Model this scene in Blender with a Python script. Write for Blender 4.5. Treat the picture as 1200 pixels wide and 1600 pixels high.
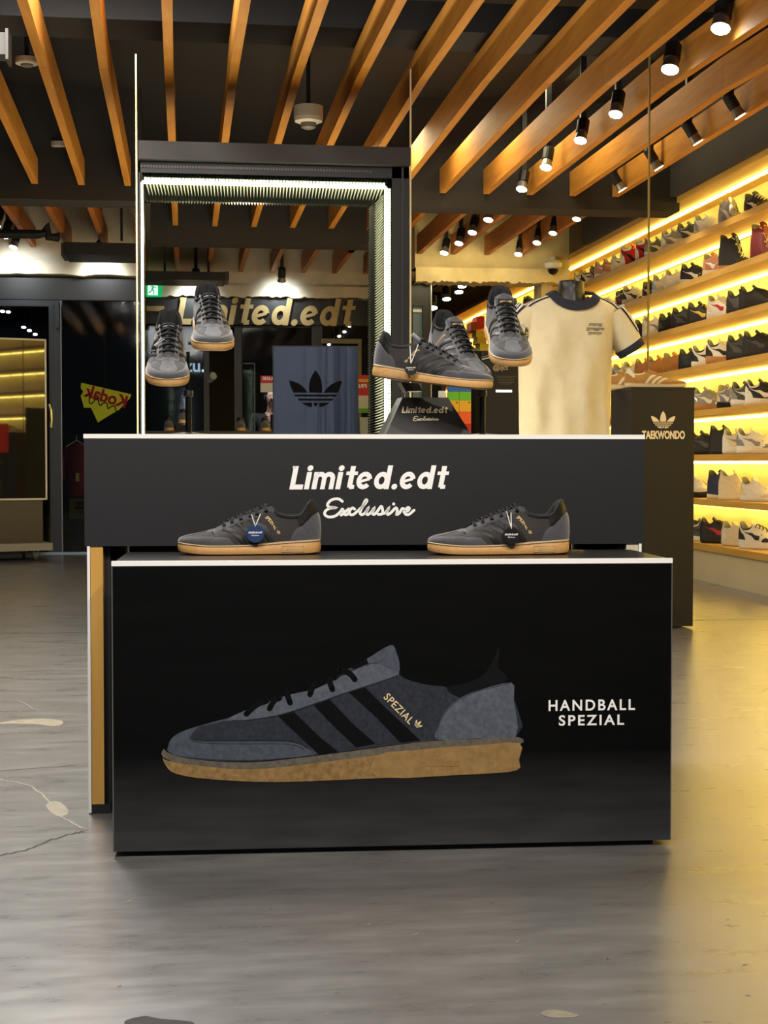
import bpy, bmesh, math, random
import numpy as np
from mathutils import Vector, Matrix
from mathutils.bvhtree import BVHTree
random.seed(7)
for o in list(bpy.data.objects): bpy.data.objects.remove(o)
SC = bpy.context.scene
COL = SC.collection
# ---------------------------------------------------------------- camera
FPX = 2400.0; YAW = math.atan(310/2400); PIT = math.atan(78/2400)
EYE = Vector((0, 0, 0.8))
cd = bpy.data.cameras.new('camera'); cam = bpy.data.objects.new('camera', cd); COL.objects.link(cam)
cd.sensor_fit = 'VERTICAL'; cd.sensor_height = 36; cd.sensor_width = 27; cd.lens = 54
cd.clip_start = .05; cd.clip_end = 100
cam.location = EYE; cam.rotation_euler = (math.pi/2-PIT, 0, -YAW)
SC.camera = cam
CR = cam.rotation_euler.to_matrix()
def ray(px, py): return (CR @ Vector(((px-600)/FPX, (800-py)/FPX, -1))).normalized()
def atY(px, py, Y): d = ray(px, py); return EYE + d*(Y/d.y)
def atX(px, py, X): d = ray(px, py); return EYE + d*(X/d.x)
def atZ(px, py, Z): d = ray(px, py); return EYE + d*((Z-EYE.z)/d.z)
def atP(px, py, p, n): d = ray(px, py); return EYE + d*((p-EYE).dot(n)/d.dot(n))
# ---------------------------------------------------------------- view, world, large lights
SC.view_settings.view_transform = 'Standard'; SC.view_settings.look = 'None'
SC.view_settings.gamma = 1; SC.view_settings.use_curve_mapping = False
SC.view_settings.exposure = 0.0
SC.cycles.use_denoising = True
SC.cycles.max_bounces = 8; SC.cycles.transparent_max_bounces = 12
SC.cycles.sample_clamp_indirect = 6; SC.cycles.caustics_reflective = False; SC.cycles.caustics_refractive = False
w = bpy.data.worlds.new('night'); SC.world = w; w.use_nodes = True
w.node_tree.nodes['Background'].inputs[0].default_value = (.75, .8, 1, 1)
w.node_tree.nodes['Background'].inputs[1].default_value = .12
def area(name, loc, tgt, sx, sy, E, c):
    l = bpy.data.lights.new(name, 'AREA'); l.shape = 'RECTANGLE'; l.size = sx; l.size_y = sy; l.energy = E; l.color = c
    o = bpy.data.objects.new(name, l); COL.objects.link(o); o.location = loc
    o.rotation_euler = (Vector(tgt)-Vector(loc)).to_track_quat('-Z', 'Y').to_euler(); return o
def spot(name, loc, tgt, E, c, ang=60, r=.04, blend=.6):
    l = bpy.data.lights.new(name, 'SPOT'); l.energy = E; l.color = c; l.spot_size = math.radians(ang); l.spot_blend = blend; l.shadow_soft_size = r
    o = bpy.data.objects.new(name, l); COL.objects.link(o); o.location = loc
    o.rotation_euler = (Vector(tgt)-Vector(loc)).to_track_quat('-Z', 'Y').to_euler(); return o
area('plate_streak_fill', (.0, -1.6, 1.5), (.25, 3.8, 1.0), .07, 1.5, 6, (.84, .92, 1))  # unseen lamp added to draw a pale streak on the metal plate
spot('face_fill', (.75, 15.48, 2.35), (.89, 15.9, 1.45), 170, (1, .9, .82), 70)  # unseen lamp added to brighten the face of the person
WARM = (1, .86, .66); COOL = (.86, .94, 1)
area('entrance_light', (.1, .9, 3.1), (.2, 2.8, .3), 1.8, .9, 95, (1, .94, .87))
area('hall_light', (.2, 4.6, 3.05), (.2, 4.6, 0), 2.6, 1.2, 34, (1, .9, .78))
area('bay_light', (1.9, 9.6, 3.05), (2.8, 9.6, 1), .6, 4.5, 80, (1, .86, .55))
area('slat_fill', (.35, 6.1, .05), (.35, 6.1, 3), 1.2, 1.8, 40, (1, .84, .56))  # unseen fill on the floor, added to brighten the ceiling slats
area('slat_fill', (.75, 9.6, .05), (.75, 9.6, 3), 2.2, 3.4, 84, (1, .84, .56))  # second added fill, lighting the slats farther back
spot('display_spot', (-.9, 1.3, 2.75), (.1, 3.6, .9), 150, (1, .93, .84), 50)
spot('display_spot', (1.6, 1.5, 2.75), (.6, 3.7, 1.0), 160, WARM, 50)
spot('shirt_spot', (2.0, 4.2, 2.7), (1.85, 6.2, 1.25), 34, WARM, 40)
area('aisle_light', (-.62, 5.4, 3.05), (-.62, 5.4, 0), .5, 2.4, 190, (1, .98, .94))
# ---------------------------------------------------------------- materials
def lin(c):
    f = lambda v: v/12.92 if v <= .04045 else ((v+.055)/1.055)**2.4
    return tuple(f(v/255) for v in c)
MATS = {}
def mat(name, rgb=(), rough=.6, metal=0, var=0, scale=40, bump=0, spec=.5, emit=None, es=0, stretch=(1,1,1), sheen=0, coat=0, rvar=0):
    """rgb is sRGB 0-255; var/bump come from a noise texture in object space"""
    if name in MATS: return MATS[name]
    m = bpy.data.materials.new(name); m.use_nodes = True; nt = m.node_tree; b = nt.nodes['Principled BSDF']
    c = lin(rgb); b.inputs['Base Color'].default_value = (*c, 1); b.inputs['Roughness'].default_value = rough
    b.inputs['Metallic'].default_value = metal; b.inputs['Specular IOR Level'].default_value = spec
    b.inputs['Sheen Weight'].default_value = sheen; b.inputs['Coat Weight'].default_value = coat
    if emit: b.inputs['Emission Color'].default_value = (*lin(emit), 1); b.inputs['Emission Strength'].default_value = es
    if var or bump or rvar:
        tc = nt.nodes.new('ShaderNodeTexCoord'); mp = nt.nodes.new('ShaderNodeMapping'); mp.inputs['Scale'].default_value = stretch
        n = nt.nodes.new('ShaderNodeTexNoise'); n.inputs['Scale'].default_value = scale; n.inputs['Detail'].default_value = 5; n.inputs['Roughness'].default_value = .6
        nt.links.new(tc.outputs['Object'], mp.inputs[0]); nt.links.new(mp.outputs[0], n.inputs['Vector'])
        if var:
            r = nt.nodes.new('ShaderNodeValToRGB'); r.color_ramp.elements[0].position = .3; r.color_ramp.elements[1].position = .7
            r.color_ramp.elements[0].color = (*[v*(1-var) for v in c], 1); r.color_ramp.elements[1].color = (*[min(1, v*(1+var)) for v in c], 1)
            nt.links.new(n.outputs['Fac'], r.inputs[0]); nt.links.new(r.outputs[0], b.inputs['Base Color'])
        if bump:
            bp = nt.nodes.new('ShaderNodeBump'); bp.inputs['Strength'].default_value = bump; bp.inputs['Distance'].default_value = .002
            nt.links.new(n.outputs['Fac'], bp.inputs['Height']); nt.links.new(bp.outputs[0], b.inputs['Normal'])
        if rvar:
            mr = nt.nodes.new('ShaderNodeMapRange'); mr.inputs[1].default_value = .3; mr.inputs[2].default_value = .7
            mr.inputs[3].default_value = max(.02, rough-rvar); mr.inputs[4].default_value = rough+rvar
            nt.links.new(n.outputs['Fac'], mr.inputs[0]); nt.links.new(mr.outputs[0], b.inputs['Roughness'])
    MATS[name] = m; return m
def emis(name, rgb=(), s=0, base=(200,200,200)): return mat(name, base, .5, emit=rgb, es=s)
def glass_mat():
    m = bpy.data.materials.new('dark_glass'); m.use_nodes = True; nt = m.node_tree
    out = nt.nodes['Material Output']; nt.nodes.remove(nt.nodes['Principled BSDF'])
    t = nt.nodes.new('ShaderNodeBsdfTransparent'); t.inputs[0].default_value = (.55, .6, .63, 1)
    g = nt.nodes.new('ShaderNodeBsdfGlossy'); g.inputs['Roughness'].default_value = .045; g.inputs[0].default_value = (.9, .95, 1, 1)
    f = nt.nodes.new('ShaderNodeFresnel'); f.inputs[0].default_value = 1.26
    mx = nt.nodes.new('ShaderNodeMixShader')
    nt.links.new(f.outputs[0], mx.inputs[0]); nt.links.new(t.outputs[0], mx.inputs[1]); nt.links.new(g.outputs[0], mx.inputs[2]); nt.links.new(mx.outputs[0], out.inputs[0])
    return m
# ---------------------------------------------------------------- mesh builder
class MB:
    def __init__(s): s.v = []; s.f = []
    def add(s, vs, fs):
        k = len(s.v); s.v += [Vector(p) for p in vs]; s.f += [tuple(i+k for i in f) for f in fs]; return s
    def box(s, c, size, R=None):
        hx, hy, hz = [q/2 for q in size]; R = R or Matrix.Identity(3); c = Vector(c)
        vs = [c + R @ Vector((x*hx, y*hy, z*hz)) for x in (-1,1) for y in (-1,1) for z in (-1,1)]
        return s.add(vs, [(0,1,3,2),(4,6,7,5),(0,4,5,1),(2,3,7,6),(0,2,6,4),(1,5,7,3)])
    def box2(s, a, b):
        a, b = Vector(a), Vector(b); return s.box((a+b)/2, [abs(q) for q in (b-a)])
    def prism(s, poly, n):
        """poly: ordered 3D points, n: extrusion vector"""
        n = Vector(n); k = len(poly); vs = [Vector(p) for p in poly] + [Vector(p)+n for p in poly]
        return s.add(vs, [tuple(range(k)), tuple(range(2*k-1, k-1, -1))] + [(i, (i+1) % k, (i+1) % k+k, i+k) for i in range(k)])
    def poly(s, pts): return s.add(pts, [tuple(range(len(pts)))])
    def tube(s, pts, r, n=8, cap=True, flat=1.0, up=None):
        pts = [Vector(p) for p in pts]; rr = r if isinstance(r, (list, tuple)) else [r]*len(pts); vs = []; prev = None
        for i, p in enumerate(pts):
            t = (pts[min(i+1, len(pts)-1)]-pts[max(i-1, 0)]).normalized()
            a = Vector(up) if up is not None else (prev if prev is not None else (Vector((0,0,1)) if abs(t.z) < .9 else Vector((1,0,0))))
            x = t.cross(a);
            if x.length < 1e-6: x = t.orthogonal()
            x.normalize(); y = x.cross(t).normalized(); prev = y
            vs += [p + (x*math.cos(2*math.pi*k/n) + y*flat*math.sin(2*math.pi*k/n))*rr[i] for k in range(n)]
        fs = [(i*n+k, i*n+(k+1) % n, (i+1)*n+(k+1) % n, (i+1)*n+k) for i in range(len(pts)-1) for k in range(n)]
        if cap: fs += [tuple(range(n-1, -1, -1)), tuple((len(pts)-1)*n+k for k in range(n))]
        return s.add(vs, fs)
    def lathe(s, prof, c=(0,0,0), n=20, R=None):
        """prof: (radius, z) pairs round the local z axis"""
        c = Vector(c); R = R or Matrix.Identity(3); vs = []
        for r, z in prof: vs += [c + R @ Vector((r*math.cos(2*math.pi*k/n), r*math.sin(2*math.pi*k/n), z)) for k in range(n)]
        fs = [(i*n+k, i*n+(k+1) % n, (i+1)*n+(k+1) % n, (i+1)*n+k) for i in range(len(prof)-1) for k in range(n)]
        fs += [tuple(range(n-1, -1, -1)), tuple((len(prof)-1)*n+k for k in range(n))]
        return s.add(vs, fs)
    def grid(s, rows, closed=False):
        n = len(rows[0]); vs = [p for r in rows for p in r]; m = n if closed else n-1
        return s.add(vs, [(i*n+k, i*n+(k+1) % n, (i+1)*n+(k+1) % n, (i+1)*n+k) for i in range(len(rows)-1) for k in range(m)])
    def mesh(s, name, smooth=False, off=None, weld=0, bevel=0, M=None):
        me = bpy.data.meshes.new(name)
        vs = s.v if M is None else [M @ p for p in s.v]
        off = Vector(off) if off is not None else Vector((0,0,0))
        me.from_pydata([tuple(p-off) for p in vs], [], s.f)
        bm = bmesh.new(); bm.from_mesh(me)
        if weld: bmesh.ops.remove_doubles(bm, verts=bm.verts, dist=weld)
        bmesh.ops.recalc_face_normals(bm, faces=bm.faces)
        if bevel: bmesh.ops.bevel(bm, geom=[e for e in bm.edges if e.is_manifold and e.calc_face_angle(0) > .6], offset=bevel, segments=2, profile=.6, affect='EDGES')
        if smooth:
            for f in bm.faces: f.smooth = True
            for e in bm.edges:
                if e.is_manifold and e.calc_face_angle(0) > .75: e.smooth = False
        bm.to_mesh(me); bm.free(); me.update(); return me
def link(o, parent=None):
    COL.objects.link(o)
    if parent is not None: o.parent = parent
    return o
def tag(o, label=None, cat=None, group=None, kind=None):
    if label: o['label'] = label
    if cat: o['category'] = cat
    if group: o['group'] = group
    if kind: o['kind'] = kind
    return o
def thing(name, label, cat, loc=(0,0,0), group=None):
    o = bpy.data.objects.new(name, None); o.empty_display_size = .05; link(o); o.location = loc
    return tag(o, label, cat, group)
def part(name, mb, m, parent, label=None, **kw):
    p = parent; off = Vector((0,0,0))
    while p is not None: off += p.location; p = p.parent
    o = bpy.data.objects.new(name, mb.mesh(name, off=off, **kw)); o.data.materials.append(m); link(o, parent)
    if label: o['label'] = label
    return o
def solid(name, mb, m, label, cat, loc=None, group=None, kind=None, **kw):
    if loc is None:
        xs = [p.x for p in mb.v]; ys = [p.y for p in mb.v]; loc = Vector(((min(xs)+max(xs))/2, (min(ys)+max(ys))/2, min(p.z for p in mb.v)))
    loc = Vector(loc); o = bpy.data.objects.new(name, mb.mesh(name, off=loc, **kw)); o.data.materials.append(m); link(o); o.location = loc
    return tag(o, label, cat, group, kind)
def struct(name, mb, m, label=None, cat=None, **kw): return solid(name, mb, m, label, cat, loc=(0,0,0), kind='structure', **kw)
# ---------------------------------------------------------------- lettering
def frame(o, right, up):
    r = Vector(right).normalized(); u = (Vector(up)-r*Vector(up).dot(r)).normalized(); n = r.cross(u)
    M = Matrix.Identity(4)
    for i in range(3): M[i][0] = r[i]; M[i][1] = u[i]; M[i][2] = n[i]; M[i][3] = o[i]
    return M
def text(body, width=None, height=None, bold=0, spacing=1.0, shear=0, mirror=False):
    """typeset text as flat faces in the XY plane, centred, scaled to width x height"""
    cu = bpy.data.curves.new('lettering', 'FONT'); cu.body = body; cu.size = 1; cu.offset = bold; cu.space_character = spacing; cu.shear = shear
    cu.align_x = 'CENTER'; cu.resolution_u = 6; cu.fill_mode = 'FRONT'
    o = bpy.data.objects.new('lettering', cu); COL.objects.link(o); dg = bpy.context.evaluated_depsgraph_get()
    me = bpy.data.meshes.new_from_object(o.evaluated_get(dg)); mb = MB()
    mb.add([v.co.copy() for v in me.vertices], [tuple(p.vertices) for p in me.polygons])
    bpy.data.objects.remove(o); bpy.data.meshes.remove(me)
    fit(mb, width, height)
    if mirror: mb.v = [Vector((-p.x, p.y, p.z)) for p in mb.v]
    return mb
def fit(mb, width=None, height=None):
    x0, x1 = min(p.x for p in mb.v), max(p.x for p in mb.v); y0, y1 = min(p.y for p in mb.v), max(p.y for p in mb.v)
    sx = width/(x1-x0) if width else None; sy = height/(y1-y0) if height else None
    sx = sx or sy; sy = sy or sx
    mb.v = [Vector(((p.x-(x0+x1)/2)*sx, (p.y-(y0+y1)/2)*sy, p.z*sx)) for p in mb.v]; return mb
def put(mb, M, dz=.0006):
    q = MB(); q.v = [M @ Vector((p.x, p.y, p.z+dz)) for p in mb.v]; q.f = list(mb.f); return q
def ribbon(mb, pts, w, closed=False, round_=False):
    P = [Vector((p[0], p[1], 0)) for p in pts]; n = len(P); L = []; R = []
    for i in range(n):
        a = P[i-1] if (i > 0 or closed) else P[i]; b = P[(i+1) % n] if (i < n-1 or closed) else P[i]
        d1 = (P[i]-a); d2 = (b-P[i]); d1 = d1.normalized() if d1.length > 1e-9 else d2.normalized(); d2 = d2.normalized() if d2.length > 1e-9 else d1
        t = (d1+d2); t = t.normalized() if t.length > 1e-6 else d1; nn = Vector((-t.y, t.x, 0)); k = max(.5, nn.dot(Vector((-d1.y, d1.x, 0))))
        L.append(P[i]+nn*w/2/k); R.append(P[i]-nn*w/2/k)
    m = n if closed else n-1
    zq = len(mb.f)*w*3e-5; L = [p+Vector((0,0,zq)) for p in L]; R = [p+Vector((0,0,zq)) for p in R]
    mb.add(L+R, [(i, (i+1) % n, n+(i+1) % n, n+i) for i in range(m)])
    if round_:
        for p in (P[0], P[-1]): disc(mb, p.x, p.y, w/2, 10)
def disc(mb, x, y, r, n=18): mb.poly([Vector((x+r*math.cos(2*math.pi*k/n), y+r*math.sin(2*math.pi*k/n), (len(mb.f)+1)*r*6e-5)) for k in range(n)])
def arc(cx, cy, rx, ry, a0, a1, n=18): return [(cx+rx*math.cos(math.radians(a0+(a1-a0)*k/n)), cy+ry*math.sin(math.radians(a0+(a1-a0)*k/n))) for k in range(n+1)]
def catmull(P, k=6, closed=False):
    out = []; n = len(P)
    for i in range(n if closed else n-1):
        a, b, c, d = (P[(i-1) % n] if closed or i > 0 else P[i]), P[i], P[(i+1) % n], (P[(i+2) % n] if closed or i < n-2 else P[i+1])
        for j in range(k):
            t = j/k; out.append(tuple(.5*((2*b[q])+(-a[q]+c[q])*t+(2*a[q]-5*b[q]+4*c[q]-d[q])*t*t+(-a[q]+3*b[q]-3*c[q]+d[q])*t**3) for q in range(len(b))))
    if not closed: out.append(P[-1])
    return out
def word_limited():
    """heavy slanted geometric lettering drawn stroke by stroke (cap height 1)"""
    mb = MB(); W = .215; X = .74
    def st(x, y0, y1): ribbon(mb, [(x, y0), (x, y1)], W)
    def L(x): ribbon(mb, [(x, 1), (x, .1), (x+.46, .1)], W); ribbon(mb, [(x-.14, .95), (x, .95)], .1)
    def i(x): st(x, 0, X); disc(mb, x, .91, .125)
    def m(x):
        st(x, 0, X)
        for q in (0, .37): ribbon(mb, [(x+q, .42)]+arc(x+q+.185, .46, .185, .19, 175, 0, 10)+[(x+q+.37, 0)], W*.92)
    def t(x): st(x, .08, 1.0); ribbon(mb, [(x-.25, .69), (x+.25, .69)], .15); ribbon(mb, [(x, .2), (x+.06, .09), (x+.2, .1)], W*.8)
    def e(x): ribbon(mb, arc(x+.29, .375, .235, .28, 12, 322, 22), W*.93); ribbon(mb, [(x+.12, .33), (x+.52, .45)], .12)
    def d(x): ribbon(mb, arc(x+.29, .375, .225, .275, 0, 360, 24)[:-1], W*.93, closed=True); st(x+.56, 0, 1.03)
    L(.11); i(.74); m(1.06); i(2.10); t(2.60); e(2.9); d(3.66); disc(mb, 4.56, .11, .125); e(4.8); d(5.56); t(6.6)
    mb.v = [Vector((p.x+.2*p.y, p.y, p.z)) for p in mb.v]; return mb
def word_exclusive():
    S = [[(432,300),(405,283),(362,290),(336,318),(346,338),(388,342),(350,346),(322,364),(318,388),(345,404),(388,396),(418,370),(432,352),(440,366),(446,386),(462,388),(478,372)],
         [(474,350),(450,370),(424,392)],
         [(512,352),(498,344),(480,362),(480,384),(500,389),(526,370),(568,330),(592,298),(584,293),(562,338),(548,374),(558,389),(580,378),(602,344),(589,374),(596,388),(616,378),(640,346),(629,376),(638,388),(656,374),(686,334),(696,364),(690,384),(668,388)],
         [(690,384),(714,376),(737,344),(723,374),(731,388),(752,374),(782,344),(792,364),(788,388),(806,378),(824,350),(836,352)],
         [(836,372),(860,364),(872,348),(860,343),(843,364),(845,385),(868,388),(902,360)]]
    mb = MB()
    for s in S: ribbon(mb, catmull([(x, -y) for x, y in s], 5), 18, round_=True)
    disc(mb, 768, -318, 10); return mb
def trefoil():
    mb = MB(); X = 662
    def pl(P, both=True):
        mb.poly([Vector((x-X, -y, 0)) for x, y in P])
        if both: mb.poly([Vector((X-x, -y, 0)) for x, y in reversed(P)])
    pl([(662,397),(648,413),(634,435),(621,465),(613,497),(610,530),(612,570),(712,570),(714,530),(711,497),(703,465),(690,435),(676,413)], False)
    pl([(457,477),(488,482),(520,495),(552,514),(580,542),(600,570),(490,570),(473,537),(462,505)])
    pl([(496,585),(828,585),(821,599),(503,599)], False); pl([(519,617),(805,617),(792,632),(532,632)], False)
    pl([(553,648),(636,648),(633,682),(598,675),(572,662)]); pl([(642,648),(682,648),(674,666),(662,681),(650,666)], False)
    return mb
LIM = word_limited(); EXC = word_exclusive(); TRE = trefoil()
def clone(mb): q = MB(); q.v = [p.copy() for p in mb.v]; q.f = list(mb.f); return q
def logo(width):
    """Limited.edt over Exclusive as one flat mesh, centred, Limited.edt being `width` wide"""
    a = fit(clone(LIM), width, width*.155); b = fit(clone(EXC), width*.565, width*.127)
    q = MB(); q.add([p + Vector((0, width*.105, 0)) for p in a.v], a.f); q.add([p + Vector((width*.01, -width*.105, 0)) for p in b.v], b.f); return q
# ---------------------------------------------------------------- sneaker
def herm(tab):
    K = np.array([r[0] for r in tab], float); V = np.array([r[1:] for r in tab], float); D = np.zeros_like(V)
    d = np.diff(V, axis=0)/np.diff(K)[:, None]
    for i in range(1, len(K)-1): D[i] = np.where(d[i-1]*d[i] > 0, 2*d[i-1]*d[i]/(d[i-1]+d[i]+1e-12), 0)
    D[0] = d[0]; D[-1] = d[-1]
    def f(u):
        u = min(max(u, K[0]), K[-1]); i = min(int(np.searchsorted(K, u, side='right')-1), len(K)-2)
        h = K[i+1]-K[i]; t = (u-K[i])/h
        return V[i]*(2*t**3-3*t*t+1)+h*D[i]*(t**3-2*t*t+t)+V[i+1]*(3*t*t-2*t**3)+h*D[i+1]*(t**3-t*t)
    return f
OUT = herm([(0,.001,.001),(.012,.016,.016),(.035,.026,.027),(.08,.037,.038),(.15,.0465,.045),(.24,.052,.0475),(.32,.0525,.046),(.42,.050,.041),(.52,.046,.037),(.62,.0425,.0355),(.72,.040,.0355),(.82,.0385,.0355),(.90,.035,.033),(.95,.028,.027),(.985,.016,.016),(1,.001,.001)])
ZT = herm([(0,.027),(.1,.0235),(.25,.0205),(.4,.0205),(.55,.0225),(.7,.026),(.85,.0295),(1,.0315)])
Z0 = herm([(0,.006),(.06,.003),(.16,.0005),(.3,0),(.9,0),(1,.002)])
BX = herm([(0,0),(.05,.008),(.1,.03),(.15,.07),(.2,.12),(.3,.24),(.4,.35),(.5,.46),(.6,.57),(.66,.64),(.72,.71),(.8,.80),(.87,.88),(.92,.94),(.96,.983),(1,1)])
TT = herm([(0,.10,0,.0405,.75),(.05,.105,0,.041,.75),(.1,.12,0,.042,.75),(.2,.18,.0,.0465,.72),(.27,.235,0,.051,.66),(.31,.26,.009,.0535,.5),(.35,.29,.0125,.059,.4),(.42,.37,.014,.070,.33),(.5,.46,.016,.081,.28),(.58,.56,.0185,.0915,.24),(.64,.64,.0205,.1,.2),(.668,.668,.022,.0985,.18),(.69,.69,.0245,.089,.16),(.73,.725,.028,.0845,.13),(.8,.785,.0305,.081,.1),(.86,.852,.031,.0825,.1),(.9,.890,.0285,.096,.1),(.94,.920,.022,.1095,.1),(.97,.943,.012,.1135,.1),(1,.953,0,.1140,.1)])
LEN = .30
class Shoe:
    def __init__(s, lat=-1, n=40, m=12, chunky=0, rise=0, puff=0):
        s.lat, s.n, s.m, s.ch, s.ri, s.pf = lat, n, m, chunky, rise, puff
    def wid(s, x, g): r = OUT(x); return float(r[0] if g == s.lat else r[1])
    def zt(s, x): return float(ZT(x)[0]) + s.ch
    def S(s, u, t, g):
        bx = float(BX(u)[0]); tx, ty, tz, k = [float(q) for q in TT(u)]
        wd = max(0, s.wid(bx, g)-.003); z0 = s.zt(bx)-.001; e = max(0, min(1, (u-.45)/.2)); tz = tz + s.ch + s.ri*e*e*(3-2*e) + s.pf*(1-e)
        if s.ri: tx = tx - .03*s.ri/.05*e*(1-max(0, (u-.7)/.3))
        P0 = Vector((bx*LEN+.0005*(1 if u < .5 else -1), g*wd, z0)); P3 = Vector((tx*LEN, g*ty, tz)); h = tz-z0
        hz = Vector((P0.x-P3.x, P0.y-P3.y, 0)); bul = (.10 if u < .5 else .04)
        P1 = P0 + hz*bul + Vector((0,0,h*.52)); P2 = P3 + hz*k + Vector((0, 0, -h*(.08 if u < .3 else .30)))
        if u < .3: P2.z = P3.z
        if u > .85: P1 += Vector((.004*(u-.85)/.15, 0, 0)); P2 += Vector((.008*(u-.85)/.15, 0, 0))
        return P0*(1-t)**3 + P1*3*t*(1-t)**2 + P2*3*t*t*(1-t) + P3*t**3
    def N(s, u, t, g):
        e = 1e-3; u = min(max(u, .004), .996); t = min(max(t, .01), .985)
        n = (s.S(u+e, t, g)-s.S(u-e, t, g)).cross(s.S(u, t+e, g)-s.S(u, t-e, g)); p = s.S(u, t, g)
        if n.length < 1e-12: n = Vector((0,0,1))
        n.normalize(); c = Vector((min(max(p.x, .08*LEN), .85*LEN), 0, .02)); return n if n.dot(p-c) > 0 else -n
    def patch(s, mb, u0, u1, t0, t1, d=.0012, n=20, m=6, sides=(-1,1), low=(1,1,0,1)):
        """raised panel between u0..u1 and t0(u)..t1(u); low: which of the edges u0,u1,t0,t1 run down to the surface"""
        f0 = t0 if callable(t0) else (lambda u: t0); f1 = t1 if callable(t1) else (lambda u: t1)
        for g in sides:
            rows = []
            for i in range(n+1):
                u = u0+(u1-u0)*i/n; r = []
                for j in range(m+1):
                    t = f0(u)+(f1(u)-f0(u))*j/m
                    edge = (i == 0 and low[0]) or (i == n and low[1]) or (j == 0 and low[2]) or (j == m and low[3])
                    p = s.S(u, t, g) + s.N(u, t, g)*(.0001 if edge else d)
                    if u < 1e-9 or u > 1-1e-9: p.y = 0
                    r.append(p)
                rows.append(r)
            mb.grid(rows)
        return mb
    def slant(s, mb, u0, u1, wu, ta, tb, d, sides, n=8, m=5):
        """band leaning back from (u0,ta) at the top to (u1,tb) at the sole, wu wide"""
        for g in sides:
            rows = []
            for i in range(n+1):
                a = i/n; r = []
                for j in range(m+1):
                    u = u0+(u1-u0)*a+wu*(j/m-.5); t = ta+(tb-ta)*a
                    r.append(s.S(u, t, g)+s.N(u, t, g)*(.0001 if j in (0, m) else d))
                rows.append(r)
            mb.grid(rows)
        return mb
    def outline(s, off=0, z=0, n=None):
        n = n or s.n; us = [.5-.5*math.cos(math.pi*i/n) for i in range(n+1)]
        pts = []
        for g, seq in ((s.lat, us), (-s.lat, us[-2:0:-1])):
            for u in seq:
                x = u; wd = s.wid(x, g); pts.append(Vector((x*LEN, g*wd, 0)))
        c = Vector((.5*LEN, 0, 0)); res = []
        k = len(pts)
        for i, p in enumerate(pts):
            t = (pts[(i+1) % k]-pts[i-1]).normalized(); nn = Vector((t.y, -t.x, 0))
            if nn.dot(p-Vector((min(max(p.x, .1*LEN), .9*LEN), 0, 0))) < 0: nn = -nn
            res.append((p+nn*off, min(max(p.x/LEN, 0), 1)))
        return res
    def sole(s, lo=0.0, hi=1.0):
        rows = []
        for off, f in ((-.006, 0), (-.0008, .12), (.0006, .35), (.001, .6), (.0002, .8), (-.0006, 1.0)):
            f2 = lo+(hi-lo)*f; rows.append([p+Vector((0,0,(float(Z0(x)[0])*(1-f2)+f2*s.zt(x)))) for p, x in s.outline(off)])
        mb = MB().grid(rows, closed=True); k = len(rows[0]); q = len(rows)
        mb.f += [tuple(range(k-1, -1, -1)), tuple((q-1)*k+i for i in range(k))]; return mb
    def upper(s):
        mb = MB()
        for g in (-1, 1):
            rows = []
            for i in range(s.n+1):
                u = i/s.n; r = [s.S(u, j/s.m, g) for j in range(s.m+1)]
                if i in (0, s.n): r = [Vector((p.x, 0, p.z)) for p in r]
                rows.append(r)
            mb.grid(rows)
        return mb
    def lining(s):
        rows = []; us = [.655+.345*i/14 for i in range(15)]
        for g, seq in ((-1, us), (1, us[-2::-1])):
            for u in seq:
                p = s.S(u, 1, g); q = p.copy(); q.y *= .80; q.x = p.x-(.006 if u > .85 else 0)*((u-.85)/.15 if u > .85 else 0)
                a = p+Vector((0,0,.0018)); a.y *= .93; b = q+Vector((0,0,-.004)); c = Vector((q.x, q.y*.95, (q.z+.035+s.ch)/2)); d = Vector((q.x, q.y*.92, .033+s.ch))
                rows.append([p, a, b, c, d])
        mb = MB().grid(rows); mb.poly([r[4] for r in rows]); return mb
    def tongue(s, low=False):
        C = [(.24,.047,.010),(.3,.0555,.014),(.38,.069,.017),(.48,.0815,.019),(.57,.092,.0205),(.63,.1005,.022),(.67,.1085,.0235),(.692,.1135,.022),(.70,.1155,.016),(.702,.1160,.006)]
        if low: C = C[:4]+[(.55,.087,.0195),(.60,.0915,.020),(.63,.0945,.0205),(.645,.096,.019),(.652,.0965,.014),(.655,.0968,.006)]
        rows = []
        for x, z, wd in C:
            e = max(0, min(1, (x-.45)/.2)); z += s.ch+s.ri*e*e*(3-2*e)+s.pf*(1-e); xx = x-.03*s.ri/.05*e
            ring = []
            for k in range(9):
                a = -1+2*k/8; ring.append(Vector((xx*LEN, a*wd, z+.0035-.006*a*a)))
            for k in range(8, -1, -1):
                a = -1+2*k/8; ring.append(Vector((xx*LEN+.002, a*wd, z-.0015-.006*a*a)))
            rows.append(ring)
        mb = MB().grid(rows, closed=True); mb.f += [tuple(range(17, -1, -1)), tuple(9*18+k for k in range(18))]; return mb
    def laces(s, xs=(.325,.385,.445,.505,.56,.612), r=.0041, n=6):
        mb = MB()
        def hole(x, g):
            us = np.linspace(.3, .66, 40); u = us[int(np.argmin([abs(s.S(float(q), .93, 1).x/LEN-x) for q in us]))]; u = float(u)
            return s.S(u, .90, g)+s.N(u, .90, g)*.0022
        def top(x, e=.0):
            q = max(0, min(1, (x-.45)/.2)); return float(np.interp(x, [.24,.3,.38,.48,.57,.63,.67], [.047,.0555,.069,.0815,.092,.1005,.1085])) + s.ch+s.ri*q*q*(3-2*q)+s.pf*(1-q)+.0058+e
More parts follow.
